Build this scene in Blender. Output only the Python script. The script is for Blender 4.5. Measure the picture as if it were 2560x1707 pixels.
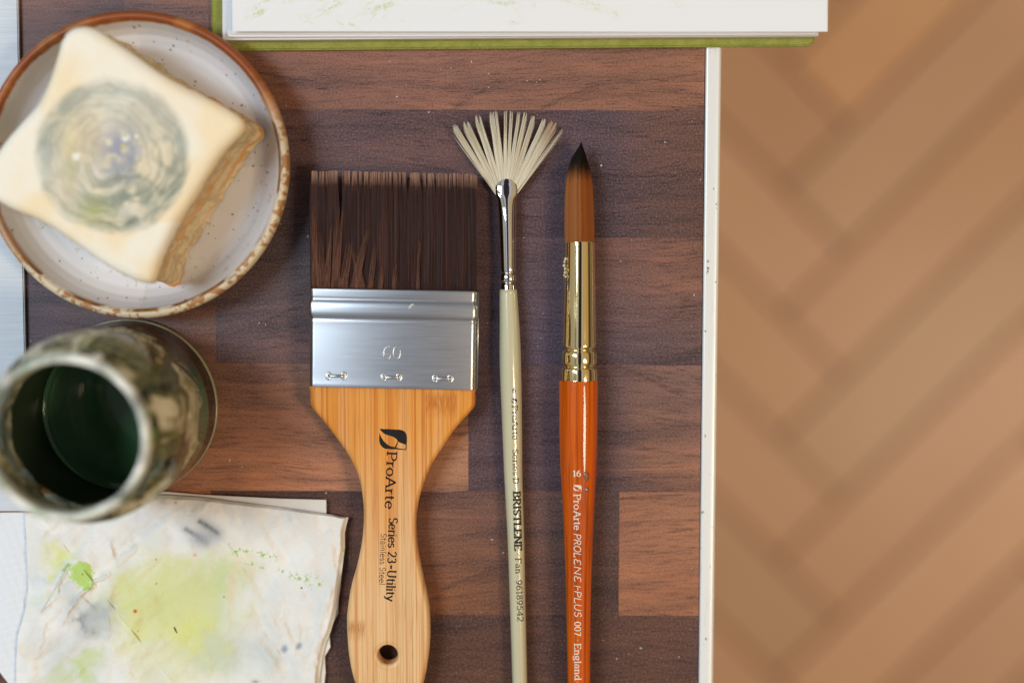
import bpy, bmesh, math, random
import numpy as np
from mathutils import Vector, Matrix
from mathutils.geometry import tessellate_polygon
random.seed(7); RNG = np.random.default_rng(7)
S = bpy.context.scene
for o in list(bpy.data.objects): bpy.data.objects.remove(o)
COL = S.collection

# ------------------------------------------------------------------ camera, world, lamps, exposure
FPX, D0 = 3555.6, 0.5115              # 50 mm lens on a 36 mm sensor; distance to the table
TILT = math.atan(298 / FPX)
CAMZ = D0 * math.cos(TILT)
cam = bpy.data.cameras.new('camera'); camo = bpy.data.objects.new('camera', cam); COL.objects.link(camo)
camo.location = (0, 0, CAMZ); camo.rotation_euler = (-TILT, 0, 0)
cam.lens = 50; cam.sensor_width = 36; cam.clip_start = 0.01; cam.clip_end = 20
cam.dof.use_dof = True; cam.dof.focus_distance = 0.505; cam.dof.aperture_fstop = 2.3; cam.dof.aperture_blades = 9
S.camera = camo
S.view_settings.view_transform = 'Standard'; S.view_settings.look = 'None'
S.view_settings.gamma = 1; S.view_settings.use_curve_mapping = False; S.view_settings.exposure = 0.0
S.render.engine = 'CYCLES'; S.cycles.max_bounces = 10; S.cycles.transmission_bounces = 8
S.cycles.caustics_refractive = False; S.cycles.caustics_reflective = False
S.cycles.sample_clamp_indirect = 6

world = bpy.data.worlds.new('World'); S.world = world; world.use_nodes = True
wt = world.node_tree; wn = wt.nodes; wl = wt.links
bg = wn['Background']; bg.inputs['Strength'].default_value = 0.50
tc = wn.new('ShaderNodeTexCoord'); sep = wn.new('ShaderNodeSeparateXYZ'); wl.new(tc.outputs['Generated'], sep.inputs[0])
at2 = wn.new('ShaderNodeMath'); at2.operation = 'ARCTAN2'; wl.new(sep.outputs['X'], at2.inputs[0]); wl.new(sep.outputs['Z'], at2.inputs[1])
mr = wn.new('ShaderNodeMapRange'); mr.inputs['From Min'].default_value = -math.pi/2; mr.inputs['From Max'].default_value = math.pi/2
wl.new(at2.outputs[0], mr.inputs['Value'])
ramp = wn.new('ShaderNodeValToRGB'); wl.new(mr.outputs[0], ramp.inputs[0])
# the room seen from the table, left wall to right wall over the ceiling
stops = [(0.0,(.30,.25,.19)),(0.05,(.66,.63,.56)),(0.29,(.72,.74,.76)),(0.325,(.26,.27,.26)),(0.37,(.78,.84,.93)),(0.43,(.92,.98,1.08)),
         (0.442,(.05,.04,.06)),(0.548,(.05,.04,.06)),(0.568,(1.0,1.0,1.08)),(0.63,(.70,.70,.72)),(0.67,(.95,.74,.42)),
         (0.82,(.85,.60,.30)),(0.86,(.10,.07,.06)),(0.93,(.14,.10,.08)),(0.97,(.5,.42,.3)),(1.0,(.34,.27,.2))]
el = ramp.color_ramp.elements
while len(el) > 1: el.remove(el[-1])
el[0].position = 0; el[0].color = (*stops[0][1], 1)
for p, c in stops[1:]:
    e = el.new(p); e.color = (*c, 1)
wl.new(ramp.outputs[0], bg.inputs['Color'])

def area(name, loc, target, sx, sy, power, col):
    l = bpy.data.lights.new(name, 'AREA'); l.shape = 'RECTANGLE'; l.size = sx; l.size_y = sy; l.energy = power; l.color = col
    o = bpy.data.objects.new(name, l); COL.objects.link(o); o.location = loc
    o.rotation_euler = (Vector(target) - Vector(loc)).to_track_quat('-Z', 'Y').to_euler(); return o
area('window_light', (-1.02, .24, 1.60), (0, 0, 0), .34, .75, 23.0, (.72, .86, 1.0))
area('warm_room_light', (1.02, -.38, 1.45), (0, 0, 0), .26, .4, 12.5, (1.0, .79, .56))

# ------------------------------------------------------------------ helpers
CT, ST = math.cos(-TILT), math.sin(-TILT)
def W(px, py, z=0.0):
    """the point at height z (m) seen at photograph pixel px, py (works on arrays)"""
    dx = (np.asarray(px, float) - 1280) / FPX; dy0 = (853.5 - np.asarray(py, float)) / FPX
    dy = dy0 * CT + ST; dz = dy0 * ST - CT
    t = (z - CAMZ) / dz
    return np.stack(np.broadcast_arrays(dx * t, dy * t, np.asarray(z, float) + 0 * dx), -1)
def srgb(r, g, b):
    f = lambda c: (c/255/12.92) if c/255 <= .04045 else ((c/255 + .055)/1.055) ** 2.4
    return (f(r), f(g), f(b))
def vnoise(x, y, seed=0):
    r = np.random.default_rng(seed).random((257, 257))
    xi = np.floor(x).astype(int); yi = np.floor(y).astype(int); fx = x - xi; fy = y - yi
    fx = fx*fx*(3-2*fx); fy = fy*fy*(3-2*fy); a = xi % 256; b = yi % 256
    return (r[a,b]*(1-fx)*(1-fy) + r[a+1,b]*fx*(1-fy) + r[a,b+1]*(1-fx)*fy + r[a+1,b+1]*fx*fy)
def fbm(x, y, s, octv=4, seed=0, g=.5):
    t = 0; a = 1; n = 0
    for i in range(octv):
        t = t + a*vnoise(x/s*2**i + 17.3*i, y/s*2**i + 5.1*i, seed+i); n += a; a *= g
    return t/n
def sstep(a, b, x): t = np.clip((x-a)/(b-a), 0, 1); return t*t*(3-2*t)
def lerp(a, b, t): return a*(1-t[..., None]) + np.asarray(b)*t[..., None]

def tag(o, label=None, cat=None, group=None, kind=None):
    if label: o['label'] = label
    if cat: o['category'] = cat
    if group: o['group'] = group
    if kind: o['kind'] = kind
    return o
def empty(name, loc, label, cat):
    o = bpy.data.objects.new(name, None); COL.objects.link(o); o.location = loc; o.empty_display_size = .01
    bpy.context.view_layer.update()
    return tag(o, label, cat)
def mesh_obj(name, verts, faces, mat, parent=None, smooth=True, cols=None):
    me = bpy.data.meshes.new(name)
    verts = np.asarray(verts, float).reshape(-1, 3)
    me.from_pydata(verts.tolist(), [], faces if isinstance(faces, list) else faces.tolist())
    me.validate(); me.update()
    if smooth: me.polygons.foreach_set('use_smooth', [True]*len(me.polygons))
    if cols is not None:
        ca = me.color_attributes.new('Col', 'FLOAT_COLOR', 'POINT')
        c = np.ones((len(verts), 4)); c[:, :3] = cols; ca.data.foreach_set('color', c.ravel())
    if mat: me.materials.append(mat)
    o = bpy.data.objects.new(name, me); COL.objects.link(o)
    if parent:
        o.parent = parent
        w = Vector((0,0,0)); p = parent
        while p: w += p.location; p = p.parent
        o.location = -w
    return o
def gridfaces(n, m, wrap=False, flip=False):
    i = np.arange(n-1)[:, None]; j = np.arange(m if wrap else m-1)[None, :]; j2 = (j+1) % m
    f = np.stack([i*m+j, i*m+j2, (i+1)*m+j2, (i+1)*m+j], -1).reshape(-1, 4)
    return f[:, ::-1] if flip else f
class MB:
    def __init__(s): s.v = []; s.f = []; s.c = []
    def add(s, v, f, col=None):
        n = len(s.v); v = np.asarray(v).reshape(-1, 3)
        s.v += v.tolist(); s.f += [[int(a)+n for a in q] for q in f]
        if col is not None:
            c = np.broadcast_to(np.asarray(col, float), (len(v), 3)); s.c += c.tolist()
    def box(s, lo, hi, col=None):
        x0,y0,z0 = lo; x1,y1,z1 = hi
        s.add([(x0,y0,z0),(x1,y0,z0),(x1,y1,z0),(x0,y1,z0),(x0,y0,z1),(x1,y0,z1),(x1,y1,z1),(x0,y1,z1)],
              [(3,2,1,0),(4,5,6,7),(0,1,5,4),(1,2,6,5),(2,3,7,6),(3,0,4,7)], col)
    def tube(s, pts, r, n=8, closed=False, col=None):
        P = np.asarray(pts, float); m = len(P); r = np.broadcast_to(r, (m,))
        T = np.roll(P, -1, 0) - np.roll(P, 1, 0)
        if not closed: T[0] = P[1]-P[0]; T[-1] = P[-1]-P[-2]
        T /= np.linalg.norm(T, axis=1)[:, None] + 1e-12
        up = np.array([0,0,1.]) if abs(T[:,2]).max() < .9 else np.array([0,1.,0])
        A = np.cross(T, up); A /= np.linalg.norm(A, axis=1)[:, None] + 1e-12; B = np.cross(A, T)
        a = np.linspace(0, 2*math.pi, n, endpoint=False)
        V = P[:, None] + r[:, None, None]*(A[:, None]*np.cos(a)[None, :, None] + B[:, None]*np.sin(a)[None, :, None])
        f = gridfaces(m, n, True).tolist()
        if closed: f += [[(m-1)*n+j, (m-1)*n+(j+1)%n, (j+1)%n, j] for j in range(n)]
        else: f += [list(range(n)), [(m-1)*n+j for j in range(n)][::-1]]
        s.add(V, f, col)
    def build(s, name, mat, parent=None, smooth=True):
        return mesh_obj(name, s.v, s.f, mat, parent, smooth, np.array(s.c) if s.c and len(s.c) == len(s.v) else None)

# ---- node material helper
class NM:
    def __init__(s, name, rough=.5, metal=0., base=(.5,.5,.5), spec=None, **kw):
        s.m = bpy.data.materials.new(name); s.m.use_nodes = True; s.t = s.m.node_tree
        s.p = s.t.nodes['Principled BSDF']; s.set('Base Color', (*base, 1)); s.set('Roughness', rough); s.set('Metallic', metal)
        if spec is not None: s.set('Specular IOR Level', spec)
        for k, v in kw.items(): s.set(k.replace('_', ' '), v)
    def set(s, k, v): s.p.inputs[k].default_value = v
    def link(s, a, b): s.t.links.new(a, b)
    def n(s, typ, **kw):
        n = s.t.nodes.new('ShaderNode'+typ)
        for k, v in kw.items():
            if k.startswith('i_'):
                key = k[2:].replace('_', ' ')
                if hasattr(v, 'links') or isinstance(v, bpy.types.NodeSocket): s.link(v, n.inputs[key])
                else: n.inputs[key].default_value = v
            else: setattr(n, k, v)
        return n
    def pos(s, scale=(1,1,1), rot=(0,0,0)):
        g = s.n('NewGeometry'); mp = s.n('Mapping'); mp.inputs['Scale'].default_value = scale; mp.inputs['Rotation'].default_value = rot
        s.link(g.outputs['Position'], mp.inputs['Vector']); return mp.outputs[0]
    def noise(s, vec, scale=1., detail=3, rough=.5, dist=0.):
        n = s.n('TexNoise'); s.link(vec, n.inputs['Vector']); n.inputs['Scale'].default_value = scale
        n.inputs['Detail'].default_value = detail; n.inputs['Roughness'].default_value = rough; n.inputs['Distortion'].default_value = dist
        return n.outputs['Fac']
    def ramp(s, fac, stops):
        r = s.n('ValToRGB'); s.link(fac, r.inputs[0]); e = r.color_ramp.elements
        while len(e) > 1: e.remove(e[-1])
        e[0].position = stops[0][0]; e[0].color = (*stops[0][1], 1)
        for p, c in stops[1:]:
            q = e.new(p); q.color = (*c, 1)
        return r.outputs[0]
    def fr(s, fac, a, b, lo=0., hi=1.):
        m = s.n('MapRange'); s.link(fac, m.inputs['Value'])
        for k, v in zip(('From Min','From Max','To Min','To Max'), (a,b,lo,hi)): m.inputs[k].default_value = v
        return m.outputs[0]
    def math(s, op, a, b=None):
        m = s.n('Math', operation=op)
        for i, v in enumerate((a, b)):
            if v is None: continue
            if isinstance(v, (int, float)): m.inputs[i].default_value = v
            else: s.link(v, m.inputs[i])
        return m.outputs[0]
    def mix(s, fac, a, b, blend='MIX'):
        m = s.n('Mix', data_type='RGBA', blend_type=blend)
        for k, v in ((0, fac), (6, a), (7, b)):
            if isinstance(v, (int, float)): m.inputs[k].default_value = v
            elif isinstance(v, tuple): m.inputs[k].default_value = (*v, 1) if len(v) == 3 else v
            else: s.link(v, m.inputs[k])
        return m.outputs[2]
    def col(s): return s.n('VertexColor', layer_name='Col').outputs[0]
    def base(s, c): s.link(c, s.p.inputs['Base Color'])
    def rough(s, c): s.link(c, s.p.inputs['Roughness'])
    def bump(s, h, strength=.3, dist=.0002):
        b = s.n('Bump'); b.inputs['Strength'].default_value = strength; b.inputs['Distance'].default_value = dist
        s.link(h, b.inputs['Height']); s.link(b.outputs[0], s.p.inputs['Normal'])

# ------------------------------------------------------------------ floor: herringbone parquet
FZ = -0.74
m_floor = NM('parquet', rough=.38)
c = m_floor.col(); v = m_floor.pos((6, 6, 6)); nz = m_floor.noise(v, 1.5, 4)
m_floor.base(m_floor.mix(m_floor.fr(nz, .3, .7, 0, .35), c, (.66, .36, .15)))
def build_floor():
    wpk = .0775; n = 4; L = n*wpk; g = .0024
    ox, oy = W(2114, 631, FZ)[:2]
    ex = np.array([1, 1])/math.sqrt(2); ey = np.array([-1, 1])/math.sqrt(2)
    mb = MB()
    for k in range(-26, 27):
        for t in range(-4, 5):
            for (a, b, sa, sb) in ((k+2*n*t, k, n, 1), (k+2*n*t, k+1, 1, n)):
                o = np.array([ox, oy]) + ex*a*wpk + ey*b*wpk
                if abs(o[0]) > 2.0 or abs(o[1]) > 2.0: continue
                P = [o+ex*g+ey*g, o+ex*(sa*wpk-g)+ey*g, o+ex*(sa*wpk-g)+ey*(sb*wpk-g), o+ex*g+ey*(sb*wpk-g)]
                q = random.random(); base = np.array(srgb(240,182,128))*(1-q) + np.array(srgb(230,178,138))*q
                if random.random() < .3: base = np.array(srgb(226,178,136))
                base = base*random.uniform(.92, 1.08)
                mb.add([(*p, FZ) for p in P] + [(*p, FZ-.006) for p in P], [(0,1,2,3),(0,4,5,1),(1,5,6,2),(2,6,7,3),(3,7,4,0)], base)
    mb.box((-2.2,-2.2,FZ-.02), (2.2,2.2,FZ-.005), srgb(150,108,82))
    tag(mb.build('floor', m_floor.m, smooth=False), kind='structure')
build_floor()

# ------------------------------------------------------------------ table
m_wood = NM('walnut_laminate', rough=.5, spec=.22)
def wood():
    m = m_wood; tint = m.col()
    off = m.n('Attribute', attribute_name='boff').outputs['Vector']
    g = m.n('NewGeometry').outputs['Position']
    addv = m.n('VectorMath', operation='ADD'); m.link(g, addv.inputs[0]); m.link(off, addv.inputs[1])
    def mp(scale):
        q = m.n('Mapping'); q.inputs['Scale'].default_value = scale; m.link(addv.outputs[0], q.inputs['Vector']); return q.outputs[0]
    warp = m.n('TexNoise'); m.link(mp((9, 22, 1)), warp.inputs['Vector']); warp.inputs['Scale'].default_value = 1; warp.inputs['Detail'].default_value = 2
    # wandering fibre direction
    sc = m.n('VectorMath', operation='SCALE'); m.link(warp.outputs['Color'], sc.inputs[0]); sc.inputs['Scale'].default_value = .020
    av = m.n('VectorMath', operation='ADD'); m.link(addv.outputs[0], av.inputs[0]); m.link(sc.outputs[0], av.inputs[1])
    def mq(scale):
        q = m.n('Mapping'); q.inputs['Scale'].default_value = scale; m.link(av.outputs[0], q.inputs['Vector']); return q.outputs[0]
    broad = m.noise(mq((10, 70, 1)), 1, 3, .55)
    fib = m.noise(mq((70, 1150, 1)), 1, 3, .6)
    pores = m.noise(mq((130, 2600, 1)), 1, 2, .5)
    ringf = m.noise(mq((4.5, 20, 1)), 1, 1, .4)
    fr = m.math('FRACT', m.math('MULTIPLY', ringf, 10.0))
    rl = m.fr(m.math('ABSOLUTE', m.math('SUBTRACT', fr, .5)), 0., .07, 1, 0)
    speck = m.noise(mp((1500, 1500, 1)), 1, 2, .7)
    blot = m.noise(mp((14, 26, 1)), 1, 3, .6)
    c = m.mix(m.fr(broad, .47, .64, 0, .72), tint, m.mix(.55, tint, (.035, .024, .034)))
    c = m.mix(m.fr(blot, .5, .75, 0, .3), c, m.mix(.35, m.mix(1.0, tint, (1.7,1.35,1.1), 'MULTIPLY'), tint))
    cl = m.noise(mp((11, 24, 1)), 1, 4, .55)
    c = m.mix(m.fr(cl, .48, .68, 0, .28), c, m.mix(1.0, c, (.42, .42, .62), 'MULTIPLY'))
    st2 = m.noise(mq((16, 260, 1)), 1, 4, .6)
    c = m.mix(m.fr(st2, .52, .70, 0, .42), c, m.mix(1.0, c, (1.9, 1.6, 1.35), 'MULTIPLY'))
    c = m.mix(m.fr(st2, .46, .32, 0, .45), c, m.mix(1.0, c, (.5, .48, .55), 'MULTIPLY'))
    c = m.mix(m.fr(fib, .52, .72, 0, .5), c, (.022, .014, .016))
    c = m.mix(m.math('MULTIPLY', m.fr(pores, .58, .68, 0, .85), m.fr(broad, .35, .6, .2, 1)), c, (.014, .009, .012))
    c = m.mix(m.math('MULTIPLY', rl, m.fr(fib, .35, .65, .0, .5)), c, (.02, .012, .016))
    c = m.mix(m.fr(speck, .5, .72, 0, .42), c, (.34, .22, .17))
    c = m.mix(m.fr(speck, .28, .47, .55, 0), c, (.02, .013, .015))
    m.base(c)
    m.rough(m.fr(speck, .3, .7, .36, .5))
    m.bump(m.math('ADD', m.math('MULTIPLY', pores, -.6), m.math('MULTIPLY', speck, .5)), .18, .0002)
wood()
m_trim = NM('painted_aluminium_trim', rough=.34, base=(.82,.80,.74), metal=.1)
nz = m_trim.noise(m_trim.pos((900, 60, 500)), 1, 3); n2 = m_trim.noise(m_trim.pos((420, 300, 300)), 1, 2)
cc = m_trim.mix(m_trim.fr(nz, .60, .72, 0, .35), (.84,.825,.77), (.52,.56,.60))
m_trim.base(m_trim.mix(m_trim.fr(n2, .69, .73, 0, .8), cc, (.12,.10,.08)))
m_dark = NM('dark_edge', rough=.6, base=(.02,.016,.016))
table = empty('table', (0, 0, 0), 'dark walnut laminate table with white edge trim on which everything lies', 'table')
XR = float(W(1754, 853)[0])
def build_table():
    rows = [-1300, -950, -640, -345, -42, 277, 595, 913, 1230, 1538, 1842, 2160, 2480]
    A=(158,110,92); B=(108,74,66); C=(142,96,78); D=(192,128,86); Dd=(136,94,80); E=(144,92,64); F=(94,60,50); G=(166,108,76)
    # each strip is a row of blocks; a block is a list of stops (x, colour at its upper edge, colour at its lower edge); navy stops mix dark figuring with painted shade and reflection
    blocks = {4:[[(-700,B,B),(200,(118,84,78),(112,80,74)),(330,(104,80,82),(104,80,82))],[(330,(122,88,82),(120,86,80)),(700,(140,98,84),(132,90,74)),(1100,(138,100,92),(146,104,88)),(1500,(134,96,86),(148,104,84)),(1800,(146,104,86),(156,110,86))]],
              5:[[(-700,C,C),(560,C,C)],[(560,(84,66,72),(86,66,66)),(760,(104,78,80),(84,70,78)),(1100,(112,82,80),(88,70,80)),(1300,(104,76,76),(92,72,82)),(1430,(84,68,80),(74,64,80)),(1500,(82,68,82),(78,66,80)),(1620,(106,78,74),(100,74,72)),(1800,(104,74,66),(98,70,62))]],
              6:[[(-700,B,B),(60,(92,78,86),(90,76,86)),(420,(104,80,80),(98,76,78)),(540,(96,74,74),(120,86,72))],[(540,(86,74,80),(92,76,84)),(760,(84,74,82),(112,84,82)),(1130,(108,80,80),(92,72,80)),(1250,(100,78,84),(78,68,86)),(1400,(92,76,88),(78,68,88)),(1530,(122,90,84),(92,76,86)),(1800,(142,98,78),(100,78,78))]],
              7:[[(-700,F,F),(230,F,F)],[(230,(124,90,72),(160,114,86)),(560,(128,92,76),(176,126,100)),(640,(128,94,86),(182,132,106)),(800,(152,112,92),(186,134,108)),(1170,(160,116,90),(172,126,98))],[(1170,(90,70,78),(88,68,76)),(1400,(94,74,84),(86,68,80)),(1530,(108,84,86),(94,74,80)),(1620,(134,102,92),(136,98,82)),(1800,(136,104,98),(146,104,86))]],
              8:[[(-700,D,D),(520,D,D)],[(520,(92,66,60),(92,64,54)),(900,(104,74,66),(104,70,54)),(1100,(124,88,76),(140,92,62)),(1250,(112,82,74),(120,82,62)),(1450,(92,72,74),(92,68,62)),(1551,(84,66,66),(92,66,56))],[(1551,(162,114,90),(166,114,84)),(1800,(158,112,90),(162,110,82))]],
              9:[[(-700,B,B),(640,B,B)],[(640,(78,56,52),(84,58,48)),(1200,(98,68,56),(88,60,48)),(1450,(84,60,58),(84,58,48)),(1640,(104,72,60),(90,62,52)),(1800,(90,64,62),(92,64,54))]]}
    mb = MB(); offs = []; ang = math.radians(.22)
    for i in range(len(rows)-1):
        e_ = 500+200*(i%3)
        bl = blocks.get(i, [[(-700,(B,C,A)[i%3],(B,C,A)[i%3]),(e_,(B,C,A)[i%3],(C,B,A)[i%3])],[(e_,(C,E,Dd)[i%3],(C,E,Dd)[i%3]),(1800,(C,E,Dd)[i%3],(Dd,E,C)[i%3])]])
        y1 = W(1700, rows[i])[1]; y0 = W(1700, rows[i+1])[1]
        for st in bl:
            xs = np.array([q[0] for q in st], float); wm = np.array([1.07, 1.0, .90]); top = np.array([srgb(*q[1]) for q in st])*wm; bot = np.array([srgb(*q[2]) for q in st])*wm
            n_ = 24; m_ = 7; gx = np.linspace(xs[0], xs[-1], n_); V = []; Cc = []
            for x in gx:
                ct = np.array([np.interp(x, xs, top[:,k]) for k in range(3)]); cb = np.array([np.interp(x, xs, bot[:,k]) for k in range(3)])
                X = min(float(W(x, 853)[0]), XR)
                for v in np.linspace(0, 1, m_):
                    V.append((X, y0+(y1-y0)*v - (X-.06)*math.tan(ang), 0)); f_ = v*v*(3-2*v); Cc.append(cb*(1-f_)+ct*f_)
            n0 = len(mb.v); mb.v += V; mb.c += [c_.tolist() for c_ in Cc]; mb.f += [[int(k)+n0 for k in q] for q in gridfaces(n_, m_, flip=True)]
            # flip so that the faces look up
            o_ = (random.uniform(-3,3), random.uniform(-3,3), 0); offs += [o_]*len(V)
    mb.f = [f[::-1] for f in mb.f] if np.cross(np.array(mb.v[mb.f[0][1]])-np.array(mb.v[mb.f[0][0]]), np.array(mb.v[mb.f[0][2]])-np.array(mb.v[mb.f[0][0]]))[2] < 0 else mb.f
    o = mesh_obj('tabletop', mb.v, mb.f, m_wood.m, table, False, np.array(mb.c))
    at = o.data.attributes.new('boff', 'FLOAT_VECTOR', 'POINT'); at.data.foreach_set('vector', np.array(offs).ravel())
    ys = [v[1] for v in mb.v]; x0 = min(v[0] for v in mb.v); ya, yb = min(ys)+.002, max(ys)-.002
    b = MB(); b.box((x0+.001, ya, -.028), (XR, yb, -.0004)); b.build('table_core', m_dark.m, table, False)
    # trim: a rounded strip whose outer edge rolls over
    w = float(W(1796.5, 853, .0006)[0]) - XR
    prof = [(0.00035,-.003),(0.00035,.0004),(.0008,.0009)]
    prof += [(w*t, .0009) for t in (.2,.35,.5,.62)]
    prof += [(w-.0016+.0016*math.sin(a), -.0007+.0016*math.cos(a)) for a in np.linspace(.15, math.pi/2, 8)]
    prof += [(w, -.03), (.0004, -.03)]
    V = []; n = len(prof); NY = 60
    for yy in np.linspace(ya, yb, NY):
        dx = (-.0006)*(.12-yy)/.25
        V += [(XR + x + dx*.5*(x > w*.5), yy, z) for x, z in prof]
    mesh_obj('edge_trim', V, gridfaces(NY, n, True), m_trim.m, table, True).data
    for lx in (x0+.05, XR-.06):
        for ly in (ya+.05, yb-.05):
            l = MB(); l.box((lx-.02, ly-.02, FZ), (lx+.02, ly+.02, -.028)); l.build('leg', m_dark.m, table, False)
build_table()

# ------------------------------------------------------------------ pale panel on the left
m_panel = NM('pale_panel', rough=.55, base=(.6,.64,.68))
nz = m_panel.noise(m_panel.pos((60, 1500, 1)), 1, 3, .6); n2 = m_panel.noise(m_panel.pos((30, 50, 1)), 1, 3)
cc = m_panel.mix(m_panel.fr(nz, .35, .68, 0, .55), (.66,.69,.72), (.50,.54,.57))
m_panel.base(m_panel.mix(m_panel.fr(n2, .58, .75, 0, .4), cc, (.42,.44,.46))); m_panel.bump(nz, .25, .0002)
def prism(name, pts_px, z0, z1, mat, parent=None, bev=.0004, zt=None):
    bm = bmesh.new()
    vs = [bm.verts.new(W(x, y, z1 if zt is None else zt)) for x, y in pts_px]
    for v in vs: v.co.z = z1
    f = bm.faces.new(vs); bm.normal_update()
    if f.normal.z < 0: bmesh.ops.reverse_faces(bm, faces=[f])
    r = bmesh.ops.extrude_face_region(bm, geom=[f])
    for e in r['geom']:
        if isinstance(e, bmesh.types.BMVert): e.co.z = z0
    bmesh.ops.recalc_face_normals(bm, faces=bm.faces)
    if bev: bmesh.ops.bevel(bm, geom=list(bm.edges), offset=bev, segments=2, affect='EDGES', clamp_overlap=True)
    me = bpy.data.meshes.new(name); bm.to_mesh(me); bm.free(); me.materials.append(mat)
    o = bpy.data.objects.new(name, me); COL.objects.link(o)
    if parent: o.parent = parent; o.location = -parent.location
    return o
pn = prism('panel', [(-420,-700),(30,-700),(44,0),(71,1277),(-400,1277)], .0002, .0022, m_panel.m)
tag(pn, 'pale blue-grey painted panel with faint horizontal grain along the left edge', 'panel')

# ------------------------------------------------------------------ sketchbook
m_felt = NM('green_felt_paper', rough=.95, spec=.1)
n1 = m_felt.noise(m_felt.pos((260,260,260)), 1, 5, .7); n2 = m_felt.noise(m_felt.pos((1400,1400,1400)), 1, 3, .7, 1.5)
cc = m_felt.mix(m_felt.fr(n1, .3, .7, 0, 1), srgb(140,144,64), srgb(170,166,86))
m_felt.base(m_felt.mix(m_felt.fr(n2, .5, .75, 0, .5), cc, srgb(188,186,104))); m_felt.bump(m_felt.math('ADD', n1, n2), .8, .0006)
m_hairg = NM('green_fibre', rough=.9, base=srgb(164,158,74), spec=.1)
m_page = NM('white_page', rough=.85, base=(.80,.785,.77), spec=.2)
pl = m_page.noise(m_page.pos((10, 10, 5200)), 1, 2)
m_page.base(m_page.mix(m_page.fr(pl, .45, .55, 0, .25), (.82,.80,.785), (.60,.565,.56)))
m_leaf = NM('drawn_leaf', rough=.8, spec=.2); m_leaf.base(m_leaf.col())
m_leaf.bump(m_leaf.noise(m_leaf.pos((2200,2200,1)), 1, 3), .12, .0002)
book = empty('sketchbook', tuple(W(1280, -100, 0)), 'open sketchbook with green felt paper cover and faint green marks on its white page', 'sketchbook')
def build_book():
    TOP = -760
    pts = [(528,TOP),(528,118),(534,126),(600,127),(1200,122),(1700,118),(2015,116.5),(2030,113),(2037,104),(2037,TOP)]
    prism('cover', pts, .0001, .0026, m_felt.m, book, .0006)
    # frayed fibres on the cover's cut edge
    mb = MB()
    for i in range(2600):
        t = random.random()
        if i < 1900: x = 540 + t*1488; y = 127 - 10.5*((x-534)/1490) - 1; side = 0
        elif i < 2150: x = 2036.5; y = 110 - t*900; side = 1
        else: x = 528.5; y = 120 - t*800; side = 2
        p = W(x, y, random.uniform(.0004, .0025)); L = random.uniform(.0003, .0013)*(1.5 if x > 1850 and random.random()<.3 else 1)
        a = random.gauss(0, .7); d = {0:np.array([math.sin(a),-math.cos(a),.1]), 1:np.array([math.cos(a),math.sin(a),.1]), 2:np.array([-math.cos(a),math.sin(a),.1])}[side]
        p = p - d*.0002; q = p + d*L*.5 + np.array([random.gauss(0,.0001)]*3); r = p + d*L + np.array([random.gauss(0,.00025), 0, random.gauss(0,.0002)])
        mb.tube([p, q, r], [.00004,.00003,.00001], 3)
    mb.build('frayed_edge', m_hairg.m, book)
    def leafstack(name, pts, z0, z1, zt): return prism(name, pts, z0, z1, m_page.m, book, .00015, zt)
    leafstack('page_block', [(556,TOP),(556,101),(1300,95),(2047,90.5),(2047,TOP)], .0027, .0066, .0066)
    leafstack('page_block', [(568,TOP),(569.5,93.5),(1300,91),(2045,87),(2045,TOP)], .0067, .0085, .0085)
    leafstack('page_block', [(574,TOP),(577,86),(1300,86),(2040,83),(2040,TOP)], .0086, .0094, .0094)
    # top leaf, gently cockled, with dry green marks
    nx, ny = 640, 250
    u = np.linspace(0, 1, nx)[:, None]; v = np.concatenate([np.linspace(0, .12, 190), np.linspace(.125, 1, 60)])[None, :]
    px = 581 + (2069.5-581)*u + 0*v + (1-u)*(-v*10); py = 79.8 - v*(79.8-TOP) + 0*u
    P = W(px, py, .0112)
    P[..., 2] += .0005*np.sin(u*5+1)*np.exp(-v*6) + .0006*(fbm(px, py, 330, 2, 5)-.5) - .0002*(u < .02)
    X, Y = px, py
    colr = np.zeros(P.shape) + np.array([.83,.82,.805])
    tooth = fbm(X, Y, 3.2, 3, 31)
    def hatch(cx, cy, rx, ry, ang, dens, col, seed, sp=7):
        ca, sa = math.cos(ang), math.sin(ang); dx, dy = X-cx, Y-cy
        a = dx*ca + dy*sa; b = -dx*sa + dy*ca
        env = np.exp(-(a/rx)**2 - (b/ry)**2)
        st = fbm(a/6, b, sp, 3, seed)
        return np.clip(sstep(.50, .72, st)*env*dens*sstep(.35, .62, tooth)*1.7, 0, 1), col
    G1 = srgb(176,196,84); G2 = srgb(196,204,120)
    H = [(655,22,38,9,-.55,1,G1,1),(665,30,25,7,-.5,.9,G1,2),(700,-4,60,14,-.3,1,G1,3),(820,22,38,10,-.45,.8,G1,4),(840,0,50,14,-.4,.9,G1,5),
         (935,30,22,24,-.9,.9,G1,6),(955,12,55,14,-.5,.8,G1,7),(1010,-6,70,12,-.3,.9,G1,8),(770,55,34,14,.5,.45,G2,9),(870,62,36,14,.6,.7,G2,10),
         (925,66,16,10,-1,.8,G1,11),(1000,45,22,8,.5,.5,G2,12),(1265,8,34,10,.3,.8,G1,13),(1285,58,16,7,0,.85,G1,14),(1290,25,30,10,.8,.5,G2,15),
         (1210,-4,60,10,.2,.8,G1,16),(1450,8,70,9,.25,.7,G1,17),(1500,22,60,8,.2,.45,G2,18),(1538,40,12,22,.6,.35,G2,19),(1340,10,12,26,.1,.3,G2,20),
         (1130,22,50,10,-.3,.3,G2,21),(1380,60,30,7,0,.3,G2,22)]
    for k in range(36): H.append((random.uniform(640,1650), random.uniform(-300,-22), random.uniform(30,90), random.uniform(8,18), random.uniform(-.6,.5), random.uniform(.5,1), G1 if k%2 else G2, 40+k))
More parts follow.
